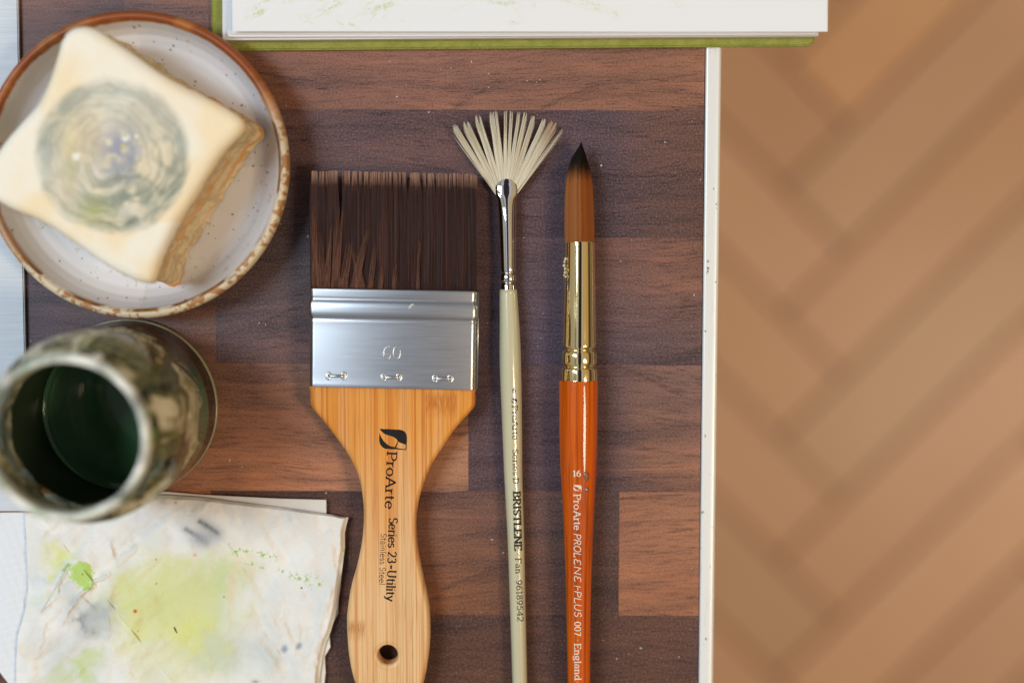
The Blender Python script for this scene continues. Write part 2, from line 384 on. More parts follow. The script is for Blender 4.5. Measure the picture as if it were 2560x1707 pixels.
    for (cx,cy,rx,ry,an,de,cl,sd) in H:
        f, cl = hatch(cx,cy,rx,ry,an,de,cl,sd); colr = lerp(colr, cl, f*.6)
    n = nx*ny; V = np.concatenate([P.reshape(-1,3), P.reshape(-1,3) - [0,0,.00028]]); F = gridfaces(nx, ny).tolist()
    F2 = (gridfaces(nx, ny)[:, ::-1] + n).tolist()
    edge = [i*ny for i in range(nx)] + [(nx-1)*ny+j for j in range(1,ny)] + [i*ny+ny-1 for i in range(nx-2,-1,-1)] + [j for j in range(ny-2,0,-1)]
    F3 = [[edge[i], edge[(i+1)%len(edge)], edge[(i+1)%len(edge)]+n, edge[i]+n] for i in range(len(edge))]
    C2 = colr.reshape(-1,3)
    mesh_obj('top_leaf', V, F+F2+F3, m_leaf.m, book, True, np.concatenate([C2, C2*0+.8]))
build_book()

# ------------------------------------------------------------------ plate
m_plate = NM('stoneware_glaze', rough=.42, spec=.4); m_plate.base(m_plate.col())
m_plate.set('Coat Weight', .0); m_plate.set('Coat Roughness', .12)
m_plate.bump(m_plate.noise(m_plate.pos((160,160,160)), 1, 3), .12, .0008)
RIMZ = .0185
pc = W(335.7, 413.8, RIMZ); PR = float(W(335.7+384.7, 413.8, RIMZ)[0] - pc[0])
def build_plate():
    R = PR
    prof = [(0,.0058),(R*.2,.0058),(R*.5,.0058),(R*.74,.0060),(R*.815,.0068),(R*.865,.0086),(R*.90,.0118),(R*.922,.0152),(R*.935,.0175),
            (R*.948,.0185),(R*.965,.0188),(R*.983,.0184),(R*.996,.0174),(R,.0158),(R*.994,.0125),(R*.97,.0085),(R*.90,.0046),(R*.78,.0026),(R*.62,.0022),(R*.605,.0004),(R*.57,.0004),(R*.56,.0024),(0,.0026)]
    # resample
    Pf = np.array(prof); d = np.r_[0, np.cumsum(np.hypot(*np.diff(Pf, axis=0).T))]
    t = np.unique(np.r_[np.linspace(0, d[12]+.004, 230), np.linspace(d[12]+.004, d[-1], 50)])
    pr = np.interp(t, d, Pf[:,0]); pz = np.interp(t, d, Pf[:,1])
    k = np.ones(5)/5; pr[2:-2] = np.convolve(pr, k, 'valid'); pz[2:-2] = np.convolve(pz, k, 'valid')
    n = 900; th = np.linspace(0, 2*math.pi, n, endpoint=False)
    wob = 1 + .0035*np.sin(2*th+.6) + .002*np.sin(3*th)
    rr = pr[:, None]*wob[None]; X = pc[0] + rr*np.cos(th); Y = pc[1] + rr*np.sin(th); Z = pz[:, None] + 0*rr
    inner = (t < d[9]+.0001)[:, None]
    q = (pr/R)[:, None] + 0*rr; wx, wy = (X-pc[0])*1000, (Y-pc[1])*1000
    n1 = fbm(wx, wy, 9, 4, 3); n2 = fbm(wx, wy, 1.6, 3, 9); n3 = fbm(wx, wy, 30, 3, 12)
    base = np.zeros(X.shape+(3,)) + srgb(220,217,216)
    base = lerp(base, srgb(208,207,208), sstep(.4,.65,n3))
    base = lerp(base, srgb(198,178,140), sstep(.66,.74,n2)*sstep(.56,.68,n1)*.6)
    # brown rim line: solid in the upper left half, broken toward the lower right
    a = np.arctan2(Y-pc[1], X-pc[0])[..., ] # -pi..pi
    solid = sstep(-.25, .35, np.cos(a - 2.0) + .5*(fbm(a*8+40, q*6, 3, 3, 5)-.5) - .12 + .25)
    side = q + .006*(n2-.5) + .01*(n1-.5)
    ringm = sstep(.924,.936,side) * (1 - .0*side)
    past = (t > d[9])[:, None]
    ringm = np.where(past, 1., ringm)
    ringsolid = ringm*solid
    brown = np.array(srgb(140,70,20)); brown2 = np.array(srgb(172,104,44))
    base = lerp(base, srgb(214,196,160), sstep(.925,.945,side)*.9)
    rb = brown + (brown2-brown)*sstep(.4,.7,n1)[..., None]
    base = base*(1-ringsolid[..., None]) + rb*ringsolid[..., None]
    # speckled tan in the broken part
    arcn = fbm(a*60+200, q*400, 14, 4, 21); an2 = fbm(a*30+90, q*260, 5, 3, 25)
    dash = np.exp(-((q-.943)/.011)**2)*sstep(.42,.55,arcn)*(1-solid)*(~past | (q > .93))
    base = lerp(base, srgb(120,72,22), np.clip(dash*1.2,0,1))
    dot2 = sstep(.50,.62,n2)*sstep(.93,.95,q)*(1-solid); base = lerp(base, srgb(166,110,54), dot2*.9)
    dk = sstep(.66,.72,an2)*np.exp(-((q-.955)/.012)**2)*(1-solid); base = lerp(base, srgb(70,44,34), dk*.8)
    outer = (t > d[13]+.0004)[:, None] + 0*q; base = lerp(base, srgb(214,186,140), outer*.9*(1-.6*solid))
    # iron specks in the glaze
    for i in range(150):
        r_ = R*.93*math.sqrt(random.random()); aa = random.uniform(0, 2*math.pi); s = random.choice([.00022,.0003,.0003,.00042])
        cx, cy = pc[0]+r_*math.cos(aa), pc[1]+r_*math.sin(aa)
        near = np.exp(-(((X-cx)**2+(Y-cy)**2)/s**2)**1.5)*inner
        base = lerp(base, srgb(70,50,36), near*.8)
    V = np.stack([X,Y,Z], -1)
    o = mesh_obj('plate', V, gridfaces(len(t), n, True), m_plate.m, None, True, base.reshape(-1,3))
    tag(o, 'small round stoneware plate with brown glazed rim under the paint sponge', 'plate')
build_plate()

# ------------------------------------------------------------------ sponge
m_sp = NM('cellulose_sponge', rough=.85, spec=.15); m_sp.base(m_sp.col())
m_sp.set('Subsurface Weight', .25); m_sp.set('Subsurface Radius', (.004,.003,.002)); m_sp.set('Subsurface Scale', .5)
m_sp.bump(m_sp.noise(m_sp.pos((700,700,700)), 1, 4, .7), .3, .0003)
def catmull(P, n, closed=True):
    P = np.asarray(P, float); m = len(P); out = []
    seg = m if closed else m-1
    for i in range(seg):
        g = (lambda k: P[k % m]) if closed else (lambda k: P[min(max(k,0),m-1)])
        p0,p1,p2,p3 = g(i-1),g(i),g(i+1),g(i+2)
        for t in np.linspace(0,1,12,endpoint=False):
            out.append(.5*((2*p1)+(-p0+p2)*t+(2*p0-5*p1+4*p2-p3)*t*t+(-p0+3*p1-3*p2+p3)*t**3))
    if not closed: out.append(P[-1])
    out = np.array(out); Q = np.vstack([out, out[:1]]) if closed else out
    d = np.r_[0, np.cumsum(np.linalg.norm(np.diff(Q, axis=0), axis=1))]
    t = np.linspace(0, d[-1], n+1)[:-1] if closed else np.linspace(0, d[-1], n)
    return np.stack([np.interp(t, d, Q[:,k]) for k in range(P.shape[1])], 1)
def build_sponge():
    zt, zb = .0385, .0064
    o = [(385,122),(330,140),(290,190),(262,280),(225,395),(175,500),(95,590),(10,690),(-55,790),(-75,890),(-40,975),(60,1035),(180,1085),(330,1180),(500,1300),(640,1375),(720,1392),(755,1370),
         (790,1270),(860,1120),(940,985),(1010,870),(1080,760),(1135,700),(1172,662),(1192,628),(1186,590),(1150,556),(1060,500),(900,420),(760,340),(620,240),(510,165),(440,128)]
    P = catmull([(x/1.96, y/1.96) for x, y in o], 620)
    T = W(P[:,0], P[:,1], zt)[:, :2]; c = T.mean(0); n = len(T)
    tang = np.roll(T,-1,0)-np.roll(T,1,0); tang /= np.linalg.norm(tang,axis=1)[:,None]; nor = np.stack([tang[:,1], -tang[:,0]],1)
    if ((T-c)*nor).sum(1).mean() < 0: nor = -nor
    for _ in range(3): nor = sum(np.roll(nor, k, 0) for k in range(-8, 9)); nor /= np.linalg.norm(nor, axis=1)[:,None]
    s = np.linspace(0, 2*math.pi, n, endpoint=False)
    rings = []; cols = []
    cx, cy = np.cos(s)*9+40, np.sin(s)*9+40
    nz = 56; RE = .0042
    for i in range(nz):                      # sides, bottom to top
        f = i/(nz-1); z = zb + (zt-RE-zb)*f
        per = np.arange(n)*.4
        rag = (fbm(per+60, np.full(n, z*1000*.55), 7, 4, 61, .55)-.5)*.0028*(1-.55*f) + .0007*(fbm(per, np.full(n, z*1000*.8), 1.8, 3, 63)-.5)*2
        waist = -.0012*math.sin(f*math.pi)
        flare = .0022*(1-f)*np.clip((nor @ np.array([.83,-.56]))*1.6-.4, 0, 1)
        q = T + nor*(rag + waist + flare - .0002)[:, None]
        rings.append(np.c_[q, np.full(n, z)])
        k = fbm(per*1.0+f*9, np.full(n, z*1000*1.1), 4, 4, 65); k2 = fbm(per*.25+f*9, np.full(n, z*1000*1.2), 5, 3, 67)
        cl = lerp(np.zeros((n,3))+srgb(220,198,158), srgb(184,158,116), sstep(.35,.7,k))
        cl = lerp(cl, srgb(222,150,72), sstep(.46,.70,k2)*(1-.85*f)); cl = lerp(cl, srgb(232,210,170), sstep(.58,.72,k)*.6)
        cols.append(cl)
    NR = 110
    for i in range(12):                       # rounded upper edge
        a = (i+1)/12*math.pi/2; z = zt-RE+RE*math.sin(a); q = T - nor*(RE*(1-math.cos(a))+.0002)
        rings.append(np.c_[q, np.full(n, z)]); cols.append(None)
    Ti = q.copy()
    for i in range(1, NR):
        f = 1 - i/(NR-1)
        q = c + (Ti-c)*f; rings.append(np.c_[q, np.full(n, zt)]); cols.append(None)
    rings = np.array(rings)
    top = rings[nz:]; x, y = top[...,0]*1000, top[...,1]*1000
    top[...,2] += .0010*(fbm(x, y, 22, 3, 70)-.5)*2*sstep(zt-.0042, zt, top[...,2]) + .00025*(fbm(x, y, 2.5, 3, 71)-.5)
    # worked-in paint: a swirl of grey-green
    C0 = W(553/1.96, 768/1.96, zt)*1000; dx, dy = x-C0[0], y-C0[1]
    wx = (fbm(x+100, y+50, 9, 5, 81)-.5)*12; wy = (fbm(x+20, y+90, 9, 5, 82)-.5)*12
    r = np.hypot(dx+wx*.5, dy+wy*.5); th = np.arctan2(dy, dx); r0 = np.hypot(dx, dy); R0 = 25.3
    ux, uy = np.cos(th)*2.2, np.sin(th)*2.2
    spir = r*1.0 + .8*th
    def ridge(sc, seed, pw=1.):
        nA = vnoise((r/sc)+7+ux*.35, uy*.9+9+ux*.4, seed); nB = vnoise((x+wx*1.6)/(sc*2.2)+3, (y+wy*1.6)/(sc*2.2)+8, seed+1)
        v = .8*nA+.2*nB; return np.exp(-((v-.5)/.085)**2)
    edge = 1 - sstep(.93, 1.05, r0/R0 + .10*(fbm(x, y, 7, 3, 83)-.5))
    col = lerp(np.zeros(x.shape+(3,))+srgb(246,236,216), srgb(246,226,190), sstep(.35,.7,fbm(x,y,16,3,72)))
    wash = edge*(.20 + .30*sstep(.3,.7,fbm(x,y,6,4,84)) + .25*np.exp(-((r0-R0*.88)/3.2)**2))
    col = lerp(col, srgb(164,170,158), np.clip(wash,0,1))
    low = sstep(-.2, .9, -np.sin(th-.5)) # lower right carries more paint
    lines = edge*np.clip(.75*ridge(1.5,91)+.6*ridge(2.6,95)*sstep(.35,.6,fbm(x,y,8,2,85))+.5*ridge(4.2,97), 0, 1)*(.45+.5*low)*sstep(1, 7, r0)
    col = lerp(col, srgb(82,104,98), np.clip(lines,0,1)*.62)
    blob = np.exp(-(((dx-2.4)/6.4)**2+((dy-1.5)/8.2)**2)**1.3); col = lerp(col, srgb(146,154,176), np.clip(blob*1.1*sstep(.25,.6,fbm(x,y,2.6,3,86)),0,1))
    yel = np.exp(-(((dx+6.5)/5.5)**2+((dy+18)/5)**2)); col = lerp(col, srgb(176,180,96), yel*.55*edge)
    yel = np.exp(-(((dx+14)/2.2)**2+((dy+2)/9)**2)); col = lerp(col, srgb(176,180,110), yel*.4*edge)
    dk = np.exp(-(((dx-9)/7)**2+((dy+12)/4)**2)); col = lerp(col, srgb(88,116,104), dk*.5*sstep(.4,.6,fbm(x,y,3,3,87)))
    yel = np.exp(-(((dx-3.4)/.8)**2+((dy-3.6)/.55)**2)); col = lerp(col, srgb(214,204,80), yel)
    for bx, by, br_ in ((-12.3,-.3,1.0),(-11.6,.5,.7),(4.2,5.6,.7),(5.2,6.4,.5),(7.8,6.6,.55),(3.4,6.0,.45),(-13.1,.7,.5)):
        col = lerp(col, srgb(250,250,246), np.exp(-(((dx-bx)**2+(dy-by)**2)/br_**2)**1.5)*.9)  # paint bubbles, their white glints put in as colour
    corner = sstep(.5,.8,fbm(x, y, 26, 2, 88)); col = lerp(col, srgb(242,212,164), corner*.3)
    cols = np.concatenate([np.array(cols[:nz]), col])
    V = rings.reshape(-1,3); F = gridfaces(len(rings), n, True).tolist(); F.append(list(range(n))[::-1])
    ob = mesh_obj('sponge', V, F, m_sp.m, None, True, cols.reshape(-1,3))
    tag(ob, 'square cream sponge on the plate, stained with grey-green paint swirls', 'sponge')
    return zt, C0
zt, C0 = build_sponge()

# ------------------------------------------------------------------ glass jar with murky water
JB = W(330, 1014.5, 0)
def solve_h():
    best = None
    for h in np.linspace(.03,.15,241):
        dx = (JB[0])/ (CAMZ-h); yy = JB[1]/(CAMZ-h)
        # project
        cy = np.array([JB[0], JB[1], h-CAMZ]); dy = cy[1]*CT + cy[2]*ST; dz = -cy[1]*ST + cy[2]*CT
        X = 1280 + FPX*cy[0]/-dz; Y = 853.5 - FPX*dy/-dz
        e = math.hypot(X-164.6, Y-1105.6)
        if best is None or e < best[0]: best = (e, h, X, Y, FPX/-dz)
    return best
e, JH, jx, jy, js = solve_h(); LIPR = 201.7/js
print('JAR h %.4f lip R %.4f err px %.1f at %.0f,%.0f' % (JH, LIPR, e, jx, jy))
m_glass = NM('stained_glass_jar', rough=.06)
def glassmat():
    m = m_glass; m.set('Transmission Weight', 1.); m.set('IOR', 1.5); m.set('Base Color', (.66,.74,.60,1))
    g = m.n('NewGeometry').outputs['Position']; sz = m.n('SeparateXYZ'); m.link(g, sz.inputs[0])
    z = sz.outputs['Z']
    pa = m.n('BsdfPrincipled'); pa.inputs['Roughness'].default_value = .45
    v = m.pos((46,46,34)); a = m.noise(v, 1, 6, .62, 1.2); b = m.noise(m.pos((90,90,60)), 1, 4, .6, .5); d = m.noise(m.pos((24,24,45)), 1.3, 3, .6)
    c = m.ramp(a, [(.30,srgb(52,56,38)),(.38,srgb(104,106,66)),(.44,srgb(166,158,112)),(.49,srgb(84,90,48)),(.54,srgb(146,138,90)),(.575,srgb(226,216,188)),(.64,srgb(150,146,100)),(.70,srgb(110,120,80)),(.78,srgb(232,226,212))])
    c = m.mix(m.fr(b, .56, .66, 0, .85), c, srgb(58,56,40)); c = m.mix(m.fr(d, .62, .70, 0, .8), c, srgb(196,190,172))
    c = m.mix(m.fr(z, JH*.925, JH*.965, 0, .95), c, m.mix(m.fr(b, .42, .62, 0, 1), srgb(246,244,232), srgb(186,194,172)))
    m.link(c, pa.inputs['Base Color']) if False else m.t.links.new(c, pa.inputs['Base Color'])
    hz = m.fr(z, .012, .038, 0, 1)
    # smears thin out toward the foot of the jar
    fac = m.math('MULTIPLY', m.fr(m.math('ADD', m.math('MULTIPLY', hz, .36), a), .69, .93, .0, .9), 1.)
    fac = m.math('ADD', fac, m.fr(z, .030, .002, 0, .12)); fac = m.math('ADD', fac, m.fr(z, JH*.93, JH*.975, 0, .22))
    mx = m.n('MixShader'); m.link(fac, mx.inputs[0]); m.link(m.p.outputs[0], mx.inputs[1]); m.link(pa.outputs[0], mx.inputs[2])
    m.link(mx.outputs[0], m.t.nodes['Material Output'].inputs[0])
glassmat()
m_foot = NM('glass_foot', rough=.2, base=srgb(184,178,140)); m_foot.set('Transmission Weight', .35)
m_water = NM('murky_paint_water', rough=.03, base=(.075,.21,.085), spec=.5); m_water.set('IOR', 1.33)
def lathe(prof, cx, cy, n=160):
    th = np.linspace(0, 2*math.pi, n, endpoint=False); P = np.array(prof)
    return np.stack([cx+P[:,0:1]*np.cos(th), cy+P[:,0:1]*np.sin(th), P[:,1:2]+0*th[None]], -1)
def build_jar():
    H = JH; L = LIPR; RB = .0312
    jar = empty('glass_jar', (float(JB[0]), float(JB[1]), .0001), 'open glass jar smeared with olive and cream paint, standing below the plate', 'jar')
    key = [(0,.0012),(.020,.0004),(RB-.0035,.0002),(RB-.0008,.0016),(RB,.0045),(RB,.010),(RB,H*.30),(RB,H*.60),(RB-.0002,H*.70),(RB-.0012,H*.77),(L+.0022,H*.825),(L+.0003,H*.855),(L+.0002,H*.872),
           (L+.0022,H*.885),(L+.0024,H*.90),(L+.0010,H*.918),(L+.0006,H*.935),(L+.0014,H*.955),(L+.0014,H*.985),(L+.0004,H),(L-.0006,H),(L-.0015,H*.985),(L-.0016,H*.86),(L-.0012,H*.835),(RB-.0040,H*.77),
           (RB-.0028,H*.62),(RB-.0026,H*.3),(RB-.0026,.010),(RB-.0055,.0055),(.018,.0045),(0,.0045)]
    P = catmull(key, 190, False)
    o = mesh_obj('jar_glass', lathe(P, JB[0], JB[1]), gridfaces(190, 160, True), m_glass.m, jar)
    # thick foot ring showing as a pale edge
    ft = [(RB-.0019,.0003),(RB-.0002,.0004),(RB+.0004,.0018),(RB+.0005,.0034),(RB+.0001,.0046),(RB-.0002,.0040),(RB-.0006,.0012),(RB-.0019,.0003)]
    mesh_obj('foot_ring', lathe(ft, JB[0], JB[1]), gridfaces(8, 160, True), m_foot.m, jar)
    zl = .0125; R = RB-.0028
    wp = [(0,.0052),(.018,.0052),(R-.003,.0062),(R-.0002,.0105),(R-.0002,zl+.0007),(R-.0006,zl+.0004),(R-.0013,zl),(R-.004,zl-.0001),(0,zl-.0001)]
    w = mesh_obj('paint_water', lathe(wp, JB[0], JB[1]), gridfaces(len(wp), 160, True), m_water.m)
    tag(w, 'dark green murky paint water low inside the glass jar', 'water')
    # dried drips of paint on the shoulder and lip
    pal = [srgb(176,150,60), srgb(110,136,66), srgb(206,200,186), srgb(150,104,96), srgb(110,130,118), srgb(206,200,186), srgb(180,156,112), srgb(206,196,176)]
    m_drip = NM('dried_paint', rough=.5); m_drip.base(m_drip.col())
    for i in range(26):
        mb = MB()
        a = random.uniform(0, 2*math.pi); f = random.choice([random.uniform(.45,.70), random.uniform(.94,1.0)])
        rad = np.interp(f*H, [p[1] for p in key[4:20]], [p[0] for p in key[4:20]])
        s = random.uniform(.0007,.0022); k = 14; cx = JB[0]+rad*math.cos(a); cy = JB[1]+rad*math.sin(a)
        n_ = np.array([math.cos(a), math.sin(a), 0]); t_ = np.array([-math.sin(a), math.cos(a), 0]); u_ = np.array([0,0,1.])
        if f > .9: n_ = n_*.8+u_*.6; u_ = np.cross(n_, t_)*-1
        ph = np.linspace(0, 2*math.pi, k, endpoint=False); sx = s*random.uniform(.7,1.2); sy = s*random.uniform(.7,1.7); V = []
        for q, hh in ((1,-.0003),(.85,.00012),(.5,.00028)):
            rr = q*(1+.18*np.sin(3*ph+i)); V.append(np.array([cx,cy,f*H]) + n_*hh + t_*(rr*np.cos(ph)*sx)[:,None] + u_*(rr*np.sin(ph)*sy)[:,None])
        V = np.array(V); F = gridfaces(3, k, True).tolist() + [[2*k+j for j in range(k)]]
        mb.add(V, F, random.choice(pal)); mb.build('paint_drip', m_drip.m, jar)
    # dark film added inside the wall, standing in for the dark water's reflection
    R2 = RB-.00285; th = np.radians(np.linspace(70, 330, 180)); rows = []
    for f_ in np.linspace(0, 1, 16):
        top = .040 + .010*(fbm(th*9+30, th*0+4, 3, 3, 77)-.3) * np.sin(np.linspace(0,1,180)*math.pi)**.5
        top = zl + (top-zl)*np.clip(np.sin(np.linspace(0,1,180)*math.pi)*2.2, .03, 1)
        z_ = (zl-.001) + (top-zl+.001)*f_; rows.append(np.stack([JB[0]+R2*np.cos(th), JB[1]+R2*np.sin(th), z_], -1))
    mesh_obj('dark_reflection_film', np.array(rows), gridfaces(16, 180), NM('dark_reflection', rough=.3, base=(.03,.042,.02)).m, jar)
build_jar()

# ------------------------------------------------------------------ paper towels
m_tow = NM('tissue', rough=.9, spec=.1); m_tow.base(m_tow.col()); m_tow.set('Subsurface Weight', .0)
m_tow.bump(m_tow.noise(m_tow.pos((2600,2600,900)), 1, 3, .6), .25, .0002)
def seg_d(X, Y, a, b):
    ax, ay = a; bx, by = b; L2 = (bx-ax)**2+(by-ay)**2; t = np.clip(((X-ax)*(bx-ax)+(Y-ay)*(by-ay))/L2, 0, 1)
    dx, dy = X-(ax+t*(bx-ax)), Y-(ay+t*(by-ay)); sg = np.sign((bx-ax)*(Y-ay)-(by-ay)*(X-ax)); return np.hypot(dx, dy), sg, t
def sheet(name, outline_l, outline_r, ytop, ybot, nx, ny, zf, cf, mat, parent, th=.0003):
    v = np.linspace(0,1,ny)[None,:]; u = np.linspace(0,1,nx)[:,None]
    # outline_l / outline_r: (y, x); top / bottom edges: functions of x
    Yn = v + 0*u
    yl = lambda t, o: np.interp(t, np.linspace(0,1,len(o)), [p[1] for p in o]); xl = lambda t, o: np.interp(t, np.linspace(0,1,len(o)), [p[0] for p in o])
    XL, YL, XR_, YR = xl(v, outline_l), yl(v, outline_l), xl(v, outline_r), yl(v, outline_r)
    X = XL + (XR_-XL)*u; Yb = YL + (YR-YL)*u
    tx = np.array([p[0] for p in ytop]); ty = np.array([p[1] for p in ytop]); dev = np.interp(X, tx, ty) - (YL[:, :1] + (YR[:, :1]-YL[:, :1])*u)
    Y = Yb + dev*(1-v)**3
    z = zf(X, Y, u, v); P = W(X, Y, z)
    C = cf(X, Y)
    n = nx*ny; V = np.concatenate([P.reshape(-1,3), P.reshape(-1,3)-[0,0,th]]); F = gridfaces(nx,ny,flip=True)
    edge = [i*ny for i in range(nx)] + [(nx-1)*ny+j for j in range(1,ny)] + [i*ny+ny-1 for i in range(nx-2,-1,-1)] + [j for j in range(ny-2,0,-1)]
    F3 = [[edge[i]+n, edge[(i+1)%len(edge)]+n, edge[(i+1)%len(edge)], edge[i]] for i in range(len(edge))]
    C = C.reshape(-1,3)
    return mesh_obj(name, V, F.tolist()+(F[:, ::-1]+n).tolist()+F3, mat, parent, True, np.concatenate([C,C]))
def wr(X, Y, seed, s=60): n = fbm(X, Y, s, 4, seed); return n
def build_towels():
    # white embossed kitchen paper in the corner
    def zf(X, Y, u, v): return .0012 + .00013*(np.cos(X/5.2+Y/9.)*np.cos(Y/4.6-X/11.)) + .0012*(fbm(X,Y,120,3,301)-.5)*(X<60)
    def cf(X, Y): return np.zeros(X.shape+(3,)) + np.array([.80,.81,.83])
    k = sheet('kitchen_paper', [(-160,1279),(-160,1440),(-60,1600),(60,1760)], [(150,1282),(150,1450),(150,1600),(150,1760)], [(-160,1281),(0,1281),(150,1279)], 0, 200, 320, zf, cf, m_tow.m, None)
    tag(k, 'clean white embossed kitchen paper in the lower left corner', 'paper towel')
    t = empty('stained_tissue', tuple(W(440, 1480, 0)), 'folded tissue stained with lime green and grey paint below the jar', 'tissue')
    cream = np.array(srgb(240,236,228))
    def cu(X, Y): return np.zeros(X.shape+(3,)) + np.array(srgb(232,228,222))
    def zu(X, Y, u, v): return .0018 + .0009*(wr(X,Y,311,90)-.5) + .0008*sstep(780,860,X)*np.sin(Y/17.+2*fbm(X,Y,40,2,5))*sstep(1380,1500,Y)
    sheet('under_layer', [(90,1262),(90,1450),(90,1760)], [(815.5,1249),(816,1284),(835,1330),(860,1370),(852,1440),(851,1470),(846,1500),(845,1533),(832,1558),(823,1583),(826,1617),(812,1640),(814,1680),(811,1707),(816,1760)],
          [(90,1262),(300,1226),(421,1229),(500,1236),(600,1241),(700,1246),(815,1249)], 0, 300, 260, zu, cu, m_tow.m, t)
    creases = [((200,1492),(228,1458),1.6,5),((228,1458),(272,1436),1.2,4),((100,1532),(135,1492),1.1,5),((135,1492),(168,1415),1.3,4),((150,1562),(200,1492),1.3,6),((270,1350),(292,1412),1.0,5),
               ((292,1412),(350,1352),.9,7),((350,1352),(440,1280),.6,9),((200,1492),(244,1530),.8,3.5),((268,1520),(276,1470),.7,6),((268,1520),(272,1600),.7,5),((272,1600),(300,1655),.5,6),
               ((600,1410),(650,1510),.8,9),((650,1510),(712,1610),.8,8),((712,1560),(738,1650),.9,7),((735,1540),(748,1610),.8,6),((820,1330),(838,1440),.9,8),((838,1440),(795,1560),1.1,9),((795,1560),(780,1707),1.,8),
               ((540,1250),(500,1275),.6,8),((500,1275),(470,1330),.5,9),((90,1640),(110,1560),1.,7),((110,1560),(150,1530),.7,7),((590,1540),(650,1530),.5,7),((480,1560),(580,1600),.35,9),((640,1590),(700,1690),.8,8),
               ((60,1350),(80,1500),.5,12),((700,1300),(860,1310),.5,9),((180,1700),(215,1660),.7,8),((560,1450),(620,1430),.4,8),((760,1640),(800,1600),.9,6)]
    def zt_(X, Y, u, v):
        z = .0048 + .0034*(wr(X,Y,321,150)-.5) + .0016*(wr(X,Y,323,46)-.5)
        jit = (fbm(X,Y,24,3,331)-.5)*12
        p_, q_ = X*.62+Y*.78, X*.78-Y*.62
        z = z + .0030*(fbm(p_/1.0+300, q_/3.6+200, 46, 3, 401, .45)-.5)*(1-sstep(330, 520, X)) + .0026*(fbm((X*.9-Y*.42)+300, (X*.42+Y*.9)/4+200, 40, 3, 405, .45)-.5)*sstep(560, 700, X) + .0010*(fbm(p_+90, q_/2+80, 60, 3, 409, .45)-.5)
        for a, b, h, w in creases:
            d, sg, tt = seg_d(X+jit, Y+jit, a, b)
            z = z + .00085*h*np.exp(-(d/(w*1.3))**2)*(.35+.65*np.sin(np.clip(tt,.04,.96)*math.pi))
        # soft pillow at the edges, lying down on the layer below
        e = np.minimum(np.minimum(u*16, (1-u)*60), v*40+.2)
        z = .0028 + (z-.0028)*sstep(0, 1, e); z = z + .0007*sstep(800,870,X)*np.sin(Y/22.)*(Y>1400)
        return z
    def ct(X, Y):
        jx = (fbm(X,Y,44,5,341)-.5)*100; jy = (fbm(X,Y,44,5,343)-.5)*100; n = fbm(X,Y,5,3,345); n2 = fbm(X,Y,45,4,347); n3 = fbm(X,Y,1.6,2,349)
        c = lerp(np.zeros(X.shape+(3,))+cream, srgb(232,228,220), sstep(.4,.65,n2))
        c = lerp(c, srgb(214,217,216), sstep(.55,.8,fbm(X,Y,80,4,351))*.5)
        def blob(x,y,rx,ry,col,k,p=1.,j=1.): 
            nonlocal c
            d = ((X+jx*j-x)/rx)**2+((Y+jy*j-y)/ry)**2; c = lerp(c, srgb(*col), np.clip(k*np.exp(-d**p), 0, 1))
        blob(430,1500,175,105,(214,216,140),.82,1.7); blob(560,1450,60,60,(192,204,120),.55,1.3); blob(500,1585,75,50,(222,224,96),.7,1.2); blob(320,1560,60,70,(218,220,128),.6,1.2)
        blob(440,1660,120,60,(224,222,160),.6,1.3); blob(350,1470,55,40,(216,220,150),.4); blob(565,1610,70,70,(196,206,170),.5); blob(520,1650,60,36,(184,200,158),.35)
        blob(150,1392,50,34,(222,226,140),.8,1.5); blob(150,1420,30,18,(206,212,120),.3)
        blob(225,1550,58,50,(176,182,182),.7,1.2); blob(205,1545,16,14,(120,128,134),.6); blob(240,1515,30,26,(160,168,170),.5); blob(165,1480,36,24,(196,204,206),.6); blob(110,1435,60,16,(200,208,210),.55); blob(180,1660,70,60,(206,208,204),.6)
        blob(205,1660,34,26,(196,212,120),.75,1.2); blob(160,1690,40,20,(200,210,150),.5); blob(100,1490,40,14,(206,220,190),.5); blob(75,1650,14,70,(230,214,184),.5)
        blob(360,1320,66,40,(206,208,208),.55); blob(600,1380,40,60,(240,222,190),.35); blob(585,1470,8,60,(236,196,150),.55,1,.4); blob(700,1480,90,60,(222,224,220),.7); blob(660,1640,110,60,(206,210,206),.6); blob(800,1450,30,60,(224,222,216),.5)
        # charcoal strokes
        for a,b,w,k in (((500,1303),(540,1330),7,.9),((515,1312),(545,1334),4,.8),((465,1322),(505,1348),6,.75),((500,1345),(512,1352),9,.45)):
            d, sg, tt = seg_d(X, Y, a, b); c = lerp(c, srgb(66,70,76), np.clip(k*np.exp(-(d/w)**2)*(.45+.9*n), 0, 1)); c = lerp(c, srgb(150,154,158), np.clip(.35*np.exp(-(d/18)**2), 0, 1))
        blob(510,1345,40,26,(168,172,176),.7,1,.3); blob(715,1618,9,9,(146,160,172),.9,1.5,.2); blob(750,1612,8,9,(146,160,172),.9,1.5,.2); blob(640,1705,9,6,(130,140,140),.7,1,.1)
        # lime patch
        d = ((X+jx*.4-205)/29)**2+((Y+jy*.4-1437)/30)**2; edge = 1-sstep(.6,1.15,d+1.1*(n-.5)+.6*(fbm(X,Y,14,3,371)-.5)); line = (Y-1480)*.5-(X-205) < 14
        c = lerp(c, srgb(176,212,70), np.clip(edge*(.6+.4*n3),0,1)*line); d, sg, tt = seg_d(X,Y,(160,1424),(170,1412)); c = lerp(c, srgb(140,170,60), .7*np.exp(-(d/4.5)**2))
        d, sg, tt = seg_d(X,Y,(103,1530),(165,1425)); c = lerp(c, srgb(150,160,110), .4*np.exp(-(d/2.2)**2))
        # dry lime dashes
        dash = 0
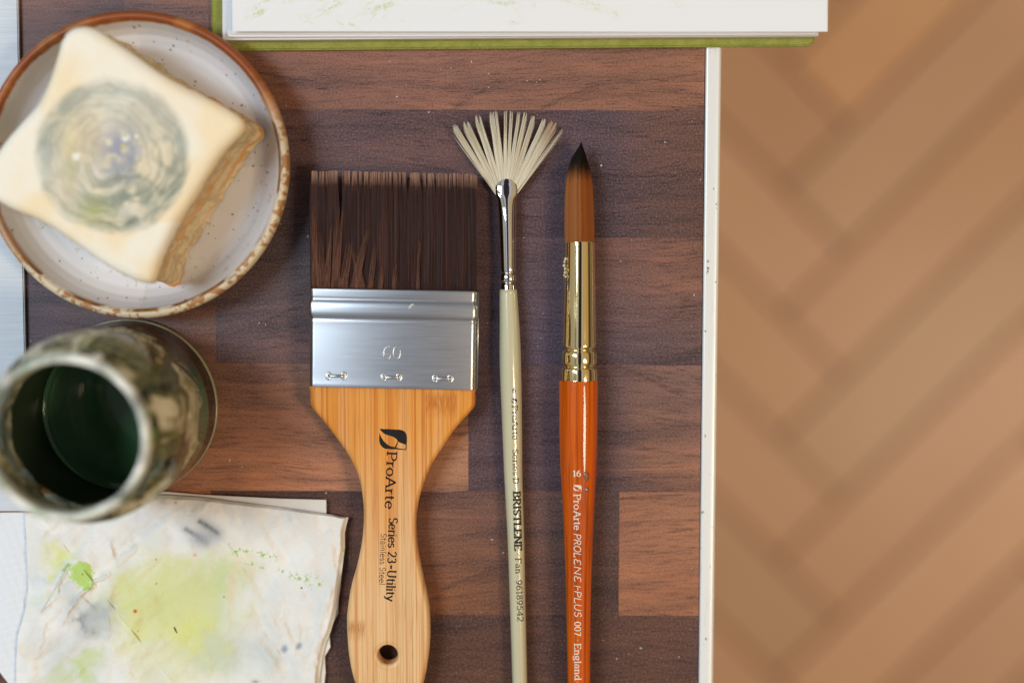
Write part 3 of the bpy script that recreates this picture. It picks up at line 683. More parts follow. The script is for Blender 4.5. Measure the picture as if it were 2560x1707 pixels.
        for a,b,w in (((575,1362),(590,1378),5),((590,1378),(596,1384),9),((600,1375),(690,1393),7),((612,1405),(634,1409),5),((680,1400),(686,1388),4),((650,1420),(668,1418),3),((702,1425),(722,1432),6),((730,1438),(765,1447),8),((765,1430),(790,1440),5),((770,1460),(782,1468),5),((798,1460),(808,1455),6)):
            d, sg, tt = seg_d(X,Y,a,b); dash = np.maximum(dash, np.exp(-(d/w)**2))
        c = lerp(c, srgb(140,190,40), np.clip(dash*sstep(.55,.64,fbm(X,Y,4.5,3,361))*.9,0,1)); 
        for x,y,s,col in ((338,1527,5.2,(216,96,30)),(487,1387,5,(232,184,150)),(439,1256,4,(232,190,165)),(754,1469,2.6,(30,90,60)),(206,1435,1.8,(60,80,30)),(390,1398,2,(80,110,90)),(391,1458,3,(150,190,120)),(859,1376,4,(210,220,80)),(560,1491,1.8,(60,60,50)),(345,1577,1.4,(60,60,50))):
            c = lerp(c, srgb(*col), np.exp(-(((X-x)**2+(Y-y)**2)/s**2)**2))
        d, sg, tt = seg_d(X,Y,(436,1568),(439,1575)); c = lerp(c, srgb(24,24,24), np.exp(-(d/2.1)**4)); d, sg, tt = seg_d(X,Y,(439,1575),(442,1580)); c = lerp(c, srgb(24,24,24), np.exp(-(d/1.7)**4))
        return c
    sheet('top_layer', [(62,1284),(66,1350),(68,1420),(71,1470),(62,1530),(44,1590),(41,1650),(40,1707),(38,1760)],
          [(871,1293),(866,1312),(862,1332),(862,1370),(858,1402),(852,1450),(846,1500),(838,1540),(826,1580),(815,1605),(806,1640),(800,1680),(798,1707),(796,1760)],
          [(62,1284),(200,1260),(330,1236),(421,1238),(500,1243),(570,1252),(700,1268),(760,1276),(830,1286),(850,1291),(871,1293)], 0, 860, 500, zt_, ct, m_tow.m, t)
build_towels()

# ------------------------------------------------------------------ stroke lettering
def arc(cx, cy, rx, ry, a0, a1, n=14):
    a = np.radians(np.linspace(a0, a1, n)); return [(cx+rx*math.cos(t), cy+ry*math.sin(t)) for t in a]
X_ = .66
GL = { # advance, strokes, serif points (x, y, half width)
 'P':(.66,[[(.14,0),(.14,1)],[(.14,1),(.34,1)]+arc(.34,.74,.25,.26,90,-90)+[(.14,.48)]],[(.14,0,.13),(.10,1,.09)]),
 'r':(.42,[[(.14,0),(.14,X_)],[(.14,.46),(.2,.6),(.30,.66),(.38,.62)]],[(.14,0,.12),(.08,X_,.07)]),
 'o':(.60,[arc(.30,X_/2,.23,X_/2,90,450,24)],[]),
 'A':(.80,[[(.08,0),(.39,1)],[(.39,1),(.70,0)],[(.19,.34),(.59,.34)]],[(.08,0,.10),(.70,0,.11)]),
 't':(.40,[[(.18,.88),(.18,.14)]+arc(.28,.13,.10,.13,180,300,7),[(.04,X_),(.34,X_)]],[]),
 'e':(.58,[[(.08,.37),(.51,.37)]+arc(.29,X_/2,.22,X_/2,8,320,22)],[]),
 'S':(.60,[arc(.30,.76,.20,.24,25,250,16)+arc(.30,.25,.22,.25,80,-155,16)],[]),
 'i':(.28,[[(.14,0),(.14,X_)],[(.14,.90),(.14,.95)]],[(.14,0,.11),(.08,X_,.07)]),
 's':(.48,[arc(.24,.50,.15,.16,30,250,12)+arc(.24,.17,.17,.17,80,-155,12)],[]),
 '2':(.60,[arc(.29,.73,.21,.27,160,-30,12)+[(.40,.45),(.09,.03)],[(.08,.03),(.52,.03)]],[]),
 '3':(.58,[arc(.27,.75,.19,.24,150,-85,12),arc(.27,.26,.22,.26,85,-150,14)],[]),
 'U':(.76,[[(.13,1),(.13,.34)]+arc(.37,.32,.24,.32,180,360,14)+[(.61,1)]],[(.13,1,.12),(.61,1,.11)]),
 'l':(.28,[[(.14,0),(.14,1.02)]],[(.14,0,.11),(.09,1.0,.06)]),
 'y':(.56,[[(.07,X_),(.30,.02)],[(.50,X_),(.30,.02),(.20,-.22),(.06,-.26)]],[(.08,X_,.09),(.48,X_,.08)]),
 'O':(.80,[arc(.40,.5,.32,.5,0,360,26)],[]),
 'D':(.78,[[(.14,0),(.14,1)],[(.14,1),(.32,1)]+arc(.32,.5,.36,.5,90,-90,16)+[(.14,0)]],[(.09,0,.08),(.09,1,.08)]),
 'B':(.68,[[(.14,0),(.14,1)],[(.14,1),(.34,1)]+arc(.34,.76,.20,.24,90,-90)+[(.14,.52)],[(.34,.52)]+arc(.36,.26,.24,.26,90,-90)+[(.14,0)]],[(.09,0,.08),(.09,1,.08)]),
 'R':(.72,[[(.14,0),(.14,1)],[(.14,1),(.34,1)]+arc(.34,.75,.22,.25,90,-90)+[(.14,.5)],[(.36,.5),(.64,0)]],[(.14,0,.12),(.09,1,.08),(.64,0,.08)]),
 'I':(.34,[[(.17,0),(.17,1)]],[(.17,0,.13),(.17,1,.13)]),
 'T':(.70,[[(.35,0),(.35,1)],[(.05,1),(.65,1)],[(.06,1),(.06,.82)],[(.64,1),(.64,.82)]],[(.35,0,.13)]),
 'L':(.62,[[(.14,0),(.14,1)],[(.14,0),(.56,0)],[(.56,0),(.56,.2)]],[(.14,1,.12),(.09,0,.08)]),
 'E':(.66,[[(.14,0),(.14,1)],[(.14,1),(.56,1)],[(.14,.52),(.46,.52)],[(.14,0),(.58,0)],[(.56,1),(.56,.84)],[(.58,0),(.58,.18)]],[(.09,0,.08),(.09,1,.08)]),
 'N':(.80,[[(.14,0),(.14,1)],[(.14,1),(.66,0)],[(.66,0),(.66,1)]],[(.14,0,.11),(.66,1,.11),(.08,1,.08)]),
 'F':(.62,[[(.14,0),(.14,1)],[(.14,1),(.56,1)],[(.14,.5),(.46,.5)],[(.56,1),(.56,.84)]],[(.14,0,.12),(.09,1,.08)]),
 'a':(.56,[[(.10,.54)]+arc(.27,.50,.15,.16,130,0,8)+[(.42,.10),(.50,.02)],arc(.25,.19,.17,.19,80,360,16)],[]),
 'n':(.60,[[(.14,0),(.14,X_)],[(.14,.44)]+arc(.30,.44,.16,.22,160,0,10)+[(.46,0)]],[(.14,0,.11),(.46,0,.11),(.08,X_,.07)]),
 '9':(.58,[arc(.28,.68,.20,.30,0,360,20),[(.48,.68),(.45,.35),(.30,.04),(.12,.02)]],[]),
 '6':(.58,[arc(.29,.31,.20,.30,0,360,20),[(.09,.31),(.12,.65),(.28,.95),(.45,.98)]],[]),
 '1':(.42,[[(.08,.82),(.22,.97),(.22,0)]],[(.22,0,.12)]),
 '8':(.58,[arc(.29,.76,.16,.22,0,360,18),arc(.29,.27,.20,.27,0,360,20)],[]),
 '5':(.58,[[(.48,.97),(.16,.97),(.13,.55)]+arc(.27,.31,.21,.31,120,-150,16)],[]),
 '4':(.60,[[(.42,0),(.42,.97),(.06,.28),(.55,.28)]],[(.42,0,.09)]),
 '0':(.58,[arc(.29,.49,.21,.49,0,360,24)],[]),
 '7':(.56,[[(.06,.95),(.50,.95),(.22,0)]],[]),
 'g':(.58,[arc(.26,.42,.17,.23,0,360,18),[(.14,.24),(.12,.10),(.40,.04)]+arc(.27,-.12,.20,.14,40,-200,14),[(.40,.58),(.54,.66)]],[]),
 'd':(.60,[arc(.27,X_/2,.20,X_/2,0,360,18),[(.47,0),(.47,1.02)]],[(.52,0,.07),(.42,1.0,.06)]),
 '.':(.30,[[(.15,.40),(.15,.46)]],[]), '*':(.46,[[(.23,.36),(.23,.46)]],[]), ' ':(.34,[],[]),
 '!':(.44,[[(.22,.95),(.22,.22)],[(.22,.02),(.22,.06)],[(.30,.52),(.46,.52)]],[]),
}
GL['¢'] = (.60,[arc(.32,.74,.20,.25,35,260,12)+arc(.32,.26,.24,.26,95,330,12)],[])      # rounded script E
def glyph_ribbons(s, h, length, style):
    """list of (points (n,2), widths (n,)) in px units along / across the text"""
    k = dict(serif=(.10,.20,1), bold=(.15,.30,1), light=(.10,.165,1), sans=(.10,.10,0), script=(.115,.115,0))[style]
    adv = sum(GL[c][0] for c in s); sx = length/(adv*1.0); u = 0; out = []
    for c in s:
        a, strokes, ser = GL[c]
        def T(P): return np.array([(u*sx + x*sx + (.22*y*h if style == 'script' else 0), y*h) for x, y in P])
        for st in strokes:
            P = T(st); d = np.r_[0, np.cumsum(np.hypot(*np.diff(P, axis=0).T))]
            n = max(2, int(d[-1]/(h*.08))+1) ; t = np.unique(np.r_[np.linspace(0, d[-1], n), d]); Q = np.stack([np.interp(t, d, P[:,0]), np.interp(t, d, P[:,1])], 1)
            g = np.gradient(Q, axis=0); g /= np.linalg.norm(g, axis=1)[:,None]+1e-9
            w = (k[0] + (k[1]-k[0])*np.abs(g[:,1])**1.3)*h
            if c in '.*' or (c == 'i' and d[-1] < .1*h) or (c == '!' and d[-1] < .1*h): w = w*0 + {'.':.15,'*':.44}.get(c, .15)*h
            out.append((Q, w))
        if k[2]:
            for (x, y, hw) in ser:
                P = T([(x-hw, y), (x+hw, y)]); out.append((P, np.full(2, k[0]*h*1.1)))
        u += a
    return out
def add_text(mb, s, p0, d, h, length, surf, style='serif', upright=False, flip=1):
    d = np.array(d, float); d /= np.linalg.norm(d); up = np.array([-d[1], d[0]])*-1
    # image space: y grows downward; the letters' top lies to the left of the reading direction
    up = np.array([d[1], -d[0]])
    for j, (Q, w) in enumerate(glyph_ribbons(s, h, length, style)):
        g = np.gradient(Q, axis=0); g /= np.linalg.norm(g, axis=1)[:,None]+1e-9; nn = np.stack([-g[:,1], g[:,0]],1)
        ends = Q.copy(); ends[0] -= g[0]*w[0]*.12; ends[-1] += g[-1]*w[-1]*.12
        rows = []
        for q in (-.5, 0, .5):
            R = ends + nn*(w*q)[:,None]; X = p0[0] + d[0]*R[:,0] + up[0]*R[:,1]; Y = p0[1] + d[1]*R[:,0] + up[1]*R[:,1]
            rows.append(surf(X, Y, .00003 + .000004*(j % 6)))
        V = np.array(rows); n = len(Q); mb.add(V, gridfaces(3, n, flip=False).tolist())
def inpoly(x, y, P):
    P = np.array(P); ins = np.zeros(np.shape(x), bool); j = len(P)-1
    for i in range(len(P)):
        xi, yi = P[i]; xj, yj = P[j]
        with np.errstate(divide='ignore', invalid='ignore'):
            ins ^= ((yi > y) != (yj > y)) & (x < (xj-xi)*(y-yi)/(yj-yi+1e-12)+xi)
        j = i
    return ins
LOGO_A = [(118,135),(300,142),(440,150),(485,160),(520,185),(541,222),(550,270),(549,330),(544,388),(500,372),(455,356),(407,336),(398,312),(375,288),(340,264),(290,246),(230,230),(180,205),(145,172)]
LOGO_B = [(119,200),(113,260),(113,320),(122,365),(142,400),(170,427),(205,445),(240,451),(330,453),(400,455),(430,461),(540,466),(546,386),(532,386),(528,452),(440,445),(378,428),(412,345),(400,338),(358,420),(330,416),(280,402),(230,372),(190,335),(158,292),(136,250)]
def add_logo(mb, box, surf, step, invert=False):
    x0,y0,x1,y1 = box; sx = (x1-x0)/(550-112); sy = (y1-y0)/(466-135)
    xs = np.arange(x0, x1, step); ys = np.arange(y0, y1, step)
    GX, GY = np.meshgrid(xs+step/2, ys+step/2, indexing='ij'); lx = 112+(GX-x0)/sx; ly = 135+(GY-y0)/sy
    m = inpoly(lx, ly, LOGO_A) | inpoly(lx, ly, LOGO_B)
    ii, jj = np.nonzero(m); vid = {}; vs = []; F = []
    for i, j in zip(ii, jj):
        q = []
        for a, b in ((i,j),(i,j+1),(i+1,j+1),(i+1,j)):
            if (a,b) not in vid: vid[(a,b)] = len(vs); vs.append((x0+a*step, y0+b*step))
            q.append(vid[(a,b)])
        F.append(q)
    vs = np.array(vs); mb.add(surf(vs[:,0], vs[:,1], .00003), F)
m_ink = NM('black_print', rough=.6, base=(.012,.010,.008), spec=.2)
m_wink = NM('pale_print', rough=.4, base=(.80,.70,.56))
m_inkg = NM('dark_green_print', rough=.6, base=(.02,.024,.024), spec=.25)

# ------------------------------------------------------------------ hair
def strands(mb_name, paths, rads, cols, mat, parent, ns=3):
    """paths (N, K, 3), rads (N, K), cols (N, K, 3)"""
    N, K, _ = paths.shape; T = np.gradient(paths, axis=1); T /= np.linalg.norm(T, axis=2)[...,None]+1e-12
    A = np.cross(T, [0,0,1.]); A /= np.linalg.norm(A, axis=2)[...,None]+1e-12; B = np.cross(A, T)
    a = np.linspace(0, 2*math.pi, ns, endpoint=False)+.5
    V = paths[:,:,None] + rads[:,:,None,None]*(A[:,:,None]*np.cos(a)[None,None,:,None]+B[:,:,None]*np.sin(a)[None,None,:,None])
    f = gridfaces(K, ns, True); F = (f[None] + (np.arange(N)*K*ns)[:,None,None]).reshape(-1,4)
    C = np.repeat(cols[:,:,None], ns, 2).reshape(-1,3)
    return mesh_obj(mb_name, V.reshape(-1,3), F, mat, parent, True, C)
m_hair = NM('filament', rough=.45, spec=.2); m_hair.base(m_hair.col())
m_hair2 = NM('pale_filament', rough=.5, spec=.35); m_hair2.base(m_hair2.col())

# ------------------------------------------------------------------ wide flat brush
m_steel = NM('brushed_steel', rough=.27, metal=1., base=(.5,.5,.5))
br = m_steel.noise(m_steel.pos((60,5200,60)), 1, 3, .6); m_steel.rough(m_steel.fr(br, .3, .7, .30, .36)); m_steel.bump(br, .02, .0001)
m_steel.base(m_steel.mix(m_steel.fr(m_steel.noise(m_steel.pos((30,60,30)),1,3), .35,.7,0,.5), (.53,.53,.54), (.41,.415,.43)))
m_stap = NM('bright_steel', rough=.3, metal=1., base=(.74,.73,.70))
m_num = NM('stamped_steel', rough=.36, metal=1., base=(.66,.66,.66))
m_bam = NM('bamboo', rough=.42, spec=.4)
def bamboo():
    m = m_bam; a = m.noise(m.pos((1300, 7, 60)), 1, 3, .65); b = m.noise(m.pos((210, 3, 20)), 1, 2, .5); c = m.noise(m.pos((2200, 60, 60)), 1, 2, .6)
    g = m.n('NewGeometry').outputs['Position']; s = m.n('SeparateXYZ'); m.link(g, s.inputs[0])
    k = m.fr(s.outputs['Y'], -.135, -.068, 0, 1)         # varnish darker towards the ferrule
    k = m.math('ADD', k, m.fr(b, .3, .7, -.25, .25))
    lam = m.n('TexVoronoi', voronoi_dimensions='1D'); lam.inputs['Scale'].default_value = 1
    m.link(m.math('MULTIPLY', s.outputs['X'], 230.), lam.inputs['W']); lc = m.n('SeparateColor'); m.link(lam.outputs['Color'], lc.inputs[0])
    base = m.mix(k, srgb(232,188,134), srgb(226,146,48))
    base = m.mix(m.fr(lc.outputs[0], 0, 1, 0, .38), base, m.mix(k, srgb(242,210,164), srgb(238,174,92)))
    base = m.mix(m.fr(a, .46, .62, 0, .8), base, m.mix(k, srgb(204,146,84), srgb(196,104,20)))
    base = m.mix(m.fr(c, .55, .72, 0, .4), base, srgb(170,106,48))
    # the knots of the cane: two short rectangular patches of darker, dotted fibre
    dots = m.noise(m.pos((1500, 1500, 1)), 1, 2, .5); fine = m.noise(m.pos((2600, 260, 1)), 1, 2, .5)
    for (xa, ya, xb, yb, cl) in ((1062,985,1142,1032,(190,104,24)),(868,1553,913,1590,(190,130,70))):
        p, q = W(xa, ya, .0108), W(xb, yb, .0108); e = .0012
        bx = m.math('MULTIPLY', m.fr(s.outputs['X'], p[0]-e*.2, p[0]+e*.2), m.fr(s.outputs['X'], q[0]+e*.2, q[0]-e*.2))
        by = m.math('MULTIPLY', m.fr(s.outputs['Y'], p[1]+e, p[1]-e), m.fr(s.outputs['Y'], q[1]-e*2, q[1]+e*2))
        bm_ = m.math('MULTIPLY', bx, by); base = m.mix(m.math('MULTIPLY', bm_, m.fr(fine, .35, .6, .2, .9)), base, srgb(*cl))
        base = m.mix(m.math('MULTIPLY', bm_, m.fr(dots, .70, .76, 0, .9)), base, srgb(96,50,18))
    m.base(base); m.bump(a, .12, .0002)
bamboo()
def build_flat():
    ZT = .0135; th = .0125; hz = .0108; hb = .0030
    root = empty('flat_brush', tuple(W(980, 980, 0)), 'wide flat brush with dark bristles, steel ferrule and bamboo handle', 'paint brush')
    # ferrule: rings along y of a rounded box, with a raised bead near the bristles
    ys = np.array([719.5,720.5,724,736,742,746,750,756,766,776,784,789,793,797,803,820,860,900,935,955,962,963.5])
    bead = np.array([0,.0001,.0001,.00005,.00002,-.0001,.0002,.00042,.00048,.00046,.0004,.0002,-.0001,.00003,.0000,0,0,0,0,0,.00005,0])
    rings = []; rr = .0032
    for y, b in zip(ys, bead):
        f = (y-719.5)/244.
        l = W(775.2+(773.9-775.2)*f, y, ZT-.003); r = W(1194.5+(1190.6-1194.5)*f, y+8.3+1.0*f, ZT-.003)
        zt = ZT + b; zb = .0006 - b*.5; x0, x1 = l[0]-b, r[0]+b; y0, y1 = l[1], r[1]; P = []
        nseg = 8
        for cx, cz, a0 in ((x1-rr*.62, zt-rr, 90), (x1-rr*.62, zb+rr, 0), (x0+rr*.62, zb+rr, -90), (x0+rr*.62, zt-rr, -180)):
            for a in np.radians(np.linspace(a0, a0-90, nseg)):
                x = cx + rr*.62*math.cos(a); z = cz + rr*math.sin(a); P.append((x, 0, z))
        # extra points along the top
        P = [(p[0], y0+(y1-y0)*(p[0]-x0)/(x1-x0), p[2]) for p in P]
        rings.append(P)
    rings = np.array(rings); n = rings.shape[1]
    fer = mesh_obj('ferrule', rings, gridfaces(len(rings), n, True), m_steel.m, root)
    # rolled seam on the right side
    mb = MB(); mb.tube([W(1195.5,730,.0085), W(1194.8,850,.0085), W(1192,971,.0085)], .00035, 6); mb.build('seam', m_steel.m, root)
    FL = lambda X, Y, o: W(X, Y, ZT) + np.array([0,0,1])*o
    for cx, cy in ((841,939.5),(979,943),(1107,946)):
        mb = MB(); w = 19; pts = [FL(cx+dx, cy+dx*.02, .00005+h) for dx, h in ((-w,-.0004),(-w+3,.00022),(-w+7,.00038),(0,.00042),(w-7,.00038),(w-3,.00022),(w,-.0004))]
        mb.tube(pts, .0006, 8)
        for sx in (-1, 1):
            ph = np.linspace(0, 2*math.pi, 20, endpoint=False)
            mb.tube([FL(cx+sx*w+6.8*math.cos(a)*(1.0), cy+9.0*math.sin(a), -.0001) for a in ph], .00032, 8, True)
        o = mb.build('staple', m_stap.m, fer); o.location = -root.location-fer.location; o.location = (0,0,0)
    # embossed number: outlined digits
    mb = MB()
    def tubeline(P, closed=False): mb.tube([FL(x, y, -.00002) for x, y in P], .00014, 8, closed)
    e_ = lambda cx, cy, rx, ry, a0=0, a1=360, n=26: [(cx+rx*math.cos(math.radians(a)), cy-ry*math.sin(math.radians(a))) for a in np.linspace(a0, a1, n, endpoint=(a1-a0) != 360)]
    dig = lambda P, closed=False: mb.tube([FL(x, y, -.00010) for x, y in P], .00024, 8, closed)
    dig(e_(992,882,9,15.5), True); dig(e_(967,889.5,9,8.5), True)
    dig([(958.2,888),(958.6,881),(961,874),(965.5,868.5),(971,865.8),(976.5,866)])
    o = mb.build('size_number', m_num.m, fer)
    # a fleck of paint on the bead
    mb = MB(); P = [(1021,769),(1024,763),(1030,759),(1036,759),(1036,763),(1030,765),(1027,771),(1022,772)]
    mb.add(np.array([FL(x, y, .00056) for x, y in P]+[FL(x, y, .0003) for x, y in P]), [list(range(8))[::-1]]+[[i,(i+1)%8,(i+1)%8+8,i+8] for i in range(8)])
    mb.build('paint_fleck', NM('fleck', rough=.6, base=(.62,.64,.62)).m, fer)
    # handle
    Lp = [(776.5,955),(775,985),(775,1004),(781,1022),(803.6,1047.6),(837.8,1091.6),(872,1140.5),(896.5,1194),(907,1253),(908.7,1302),(903.8,1355.6),(891.6,1414),(877,1468),(868,1527),(867,1571),(872,1639),(886,1703),(915,1768),(950,1800)]
    Rp = [(975,1808),(1010,1790),(1040,1755),(1060,1703),(1072.5,1624.6),(1074,1556),(1070,1507),(1057.8,1448.6),(1045.6,1390),(1039.7,1331),(1041,1285),(1052,1230),(1077.4,1165),(1111.6,1111),(1140,1069.6),(1172,1034),(1184.5,1019),(1188,1004),(1187.5,985),(1187.5,960)]
    P = catmull(Lp+Rp+[(1130,958),(980,956),(830,955)], 460)
    # flat-topped outline: lofted with a rounded edge; a grid of rings down to the hole
    hc = np.array([968.9,1637.8]); N = len(P); T = W(P[:,0], P[:,1], hz-.001)[:, :2]
    tang = np.roll(T,-1,0)-np.roll(T,1,0); tang /= np.linalg.norm(tang,axis=1)[:,None]; nor = np.stack([tang[:,1],-tang[:,0]],1)
    if ((T-T.mean(0))*nor).sum(1).mean() < 0: nor = -nor
    re = .0022; prof = [(0,hb+re)]+[(-re*(1-math.cos(a)), hb+re-re*math.sin(a)) for a in np.linspace(.2, math.pi/2, 5)][::1]
    top = [(-re*(1-math.cos(a)), hz-re+re*math.sin(a)) for a in np.linspace(0, math.pi/2, 7)]
    bm = bmesh.new(); lev = []
    order = [(-re*(1-math.cos(a)), hb+re-re*math.sin(a)) for a in np.linspace(math.pi/2, 0, 6)] + top
    for off, z in order:
        q = T + nor*off; lev.append([bm.verts.new((x, y, z)) for x, y in q])
    for a, b in zip(lev[:-1], lev[1:]):
        for i in range(N): bm.faces.new((a[i], a[(i+1)%N], b[(i+1)%N], b[i]))
    hcw = W(hc[0], hc[1], hz)[:2]; rh = .0036; nh = 40; ang = np.linspace(0, 2*math.pi, nh, endpoint=False)
    cham = [(rh+.0017, hz), (rh+.0014, hz-.0002), (rh+.0004, hz-.0006), (rh, hz-.0012), (rh, hb+.001), (rh+.0010, hb)]
    hl = [[bm.verts.new((hcw[0]+r*math.cos(a), hcw[1]+r*math.sin(a), z)) for a in ang] for r, z in cham]
    for a, b in zip(hl[:-1], hl[1:]):
        for i in range(nh): bm.faces.new((a[i], b[i], b[(i+1)%nh], a[(i+1)%nh]))
    def cap(outer, inner, rev):
        polys = [[v.co.copy() for v in outer], [v.co.copy() for v in inner]]; vv = outer+inner
        for t in tessellate_polygon([[Vector((c.x, c.y, 0)) for c in p] for p in polys]):
            try: bm.faces.new([vv[i] for i in (t if not rev else t[::-1])])
            except ValueError: pass
    cap(lev[-1], hl[0], False); cap(lev[0], hl[-1], True)
    bmesh.ops.recalc_face_normals(bm, faces=bm.faces)
    me = bpy.data.meshes.new('handle'); bm.to_mesh(me); bm.free(); me.materials.append(m_bam.m)
    for p in me.polygons: p.use_smooth = abs(p.normal.z) < .985 and len(p.vertices) == 4 and (p.center.xy - Vector(hcw)).length > rh+.003
    h = bpy.data.objects.new('handle', me); COL.objects.link(h); h.parent = root; h.location = -root.location
    HS = lambda X, Y, o: W(X, Y, hz) + np.array([0,0,1])*o
    mb = MB(); add_logo(mb, (948,1071.5,1017.4,1124.5), HS, .7); mb.build('logo', m_ink.m, h, False)
    def words(name, *rows):
        mb = MB()
        for r in rows: add_text(mb, *r[:5], HS, *r[5:])
        return mb.build(name, m_ink.m, h, False)
    words('lettering', ('ProArte', (968.6,1127.5), (-6.2,143), 23.5, 145), ('Series 23', (973,1293), (-4.0,113), 21, 114.5), ('*', (969.5,1411), (-4,113), 21, 11), ('Utility', (969.2,1424), (-3.6,78), 21, 78))
    words('lettering', ('Stainless Steel', (952.4,1332.5), (-4.2,128), 14.2, 129, 'sans'))
    # bristles
    N = 11000; K = 11; u = RNG.random(N); layer = RNG.random(N); t = (np.linspace(0, 1, K)**.55)[None,:]
    rootx = 777 + u*414; rooty = 724 + u*8
    tipx0 = 776.5 + u*411; tipy0 = 428 + u*9.5 + np.abs(RNG.normal(0, 6.0, N)) - 2
    nc = 170; edges = np.sort(np.r_[0, RNG.random(nc), 1]); ci = np.searchsorted(edges, u)-1; ci = np.clip(ci, 0, len(edges)-2); cc_ = (edges[ci]+edges[ci+1])/2
    pull = .55*RNG.random(N)
    tipu = u + (cc_-u)*pull
    tipx0 = tipx0; gap = (u < .178)*(u > .02); tipu = np.where(u < .178, tipu*.95 - .002, tipu)
    near = (u >= .178) & (u < .26); tipu = np.where(near, tipu + .024*(.26-u)/.08, tipu)
    tipx = 776.5 + tipu*411 + RNG.normal(0, 2.0, N)
    dr = vnoise(u*60, u*0+3, 5)-.5
    tipy0 = tipy0 + (vnoise(u*46, u*0, 7)-.5)*4
    tipx = np.where((u < .178) & (tipx > 846), 846 - RNG.random(N)*4, tipx); tipx = np.where((u >= .178) & (tipx < 859), 859 + RNG.random(N)*4, tipx)
    PX = rootx[:,None] + (tipx-rootx)[:,None]*t**1.5 + (dr*3)[:,None]*np.sin(t*math.pi) + 5.5*(u[:,None]-.35)*np.sin(t*math.pi*.8)*(u[:,None] > .5)
    PY = rooty[:,None] + (tipy0-rooty)[:,None]*t
    e2 = np.sort(np.r_[776, 776 + 412*RNG.random(58), 1189]); c2 = np.clip(np.searchsorted(e2, tipx)-1, 0, len(e2)-2); m2_ = (e2[c2]+e2[c2+1])/2
    PX = PX + ((m2_ - tipx)*.42)[:,None]*sstep(.74, 1.0, t + 0*PX)
    zc = .0066; half = .0056*(1-.42*t)
    ztop = zc + .0004 + half*(np.where(layer < .55, 1, layer*2-1.1))[:,None] + (vnoise(u*110,u*0+1,9)[:,None]-.5)*.00045*t
    P = W(PX, PY, ztop)
    dark = np.array(srgb(38,22,20)); mid = np.array(srgb(94,58,46)); tipc = np.array(srgb(224,172,142)); red = np.array(srgb(116,74,58))
    v = vnoise(u*60, u*0, 11)*.25 + RNG.random(N)*.75; col = dark + (mid-dark)*(v[:,None,None]**3.0)*1.3 + 0*P
    tt = sstep(.90, 1.0, t + (RNG.random(N)[:,None]-.5)*.07); col = lerp(col, tipc, tt*(.5+.5*RNG.random(N))[:,None]); m2 = sstep(.78,.98,t + 0*u[:,None])*.30*(RNG.random(N)[:,None]); col = lerp(col, red, m2)
    rad = (.00009*(1-.75*t**4) + 0*P[...,0])
    strands('bristles', P, rad, col, m_hair.m, root)
    # dark core of the bundle so that no light passes between the filaments
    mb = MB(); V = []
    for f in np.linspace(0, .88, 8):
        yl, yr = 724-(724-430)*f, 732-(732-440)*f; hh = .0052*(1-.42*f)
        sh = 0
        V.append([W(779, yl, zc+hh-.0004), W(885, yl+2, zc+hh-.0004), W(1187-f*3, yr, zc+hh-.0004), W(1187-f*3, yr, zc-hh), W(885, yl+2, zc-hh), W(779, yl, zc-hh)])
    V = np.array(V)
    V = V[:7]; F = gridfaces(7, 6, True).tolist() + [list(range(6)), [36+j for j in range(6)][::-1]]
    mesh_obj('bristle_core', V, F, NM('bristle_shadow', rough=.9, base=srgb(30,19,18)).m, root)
    # loose reddish locks springing over the left half
    locks = [((790,724),(783,500),8,150),((806,724),(798,560),9,140),((820,724),(832,545),11,150),((838,724),(852,520),8,160),((857,724),(878,585),9,200),((884,724),(923,553),9,190),((905,724),(880,600),9,80),((925,724),(942,590),6,110),((1044,728),(1052,540),3,50),((985,726),(992,640),4,30),((950,726),(958,640),5,50)]
    PP, RR, CC = [], [], []
    for (a, b, w, k) in locks:
        for i in range(int(k*.62)):
            s = random.uniform(-1,1); x0 = a[0]+s*w*1.25; x1 = b[0]+s*w*.5+random.gauss(0,3); L = random.uniform(.2,1.05); y1 = a[1]+(b[1]-a[1])*L
            x1 = a[0]+s*w+(x1-a[0]-s*w)*L; tq = np.linspace(0,1,K); zz = zc+.0058+.0009*np.sin(tq*math.pi)*random.uniform(.5,1.1)-.0016*tq**2
            PP.append(W(x0+(x1-x0)*tq, a[1]+(y1-a[1])*tq, zz)); RR.append(.00008*(1-.8*tq**2)); q = random.random()
            CC.append(np.array([np.array(srgb(70,46,40))*(1-q)+np.array(srgb(140,94,72))*q]*K))
    strands('loose_hairs', np.array(PP), np.array(RR), np.array(CC), m_hair.m, root)
build_flat()

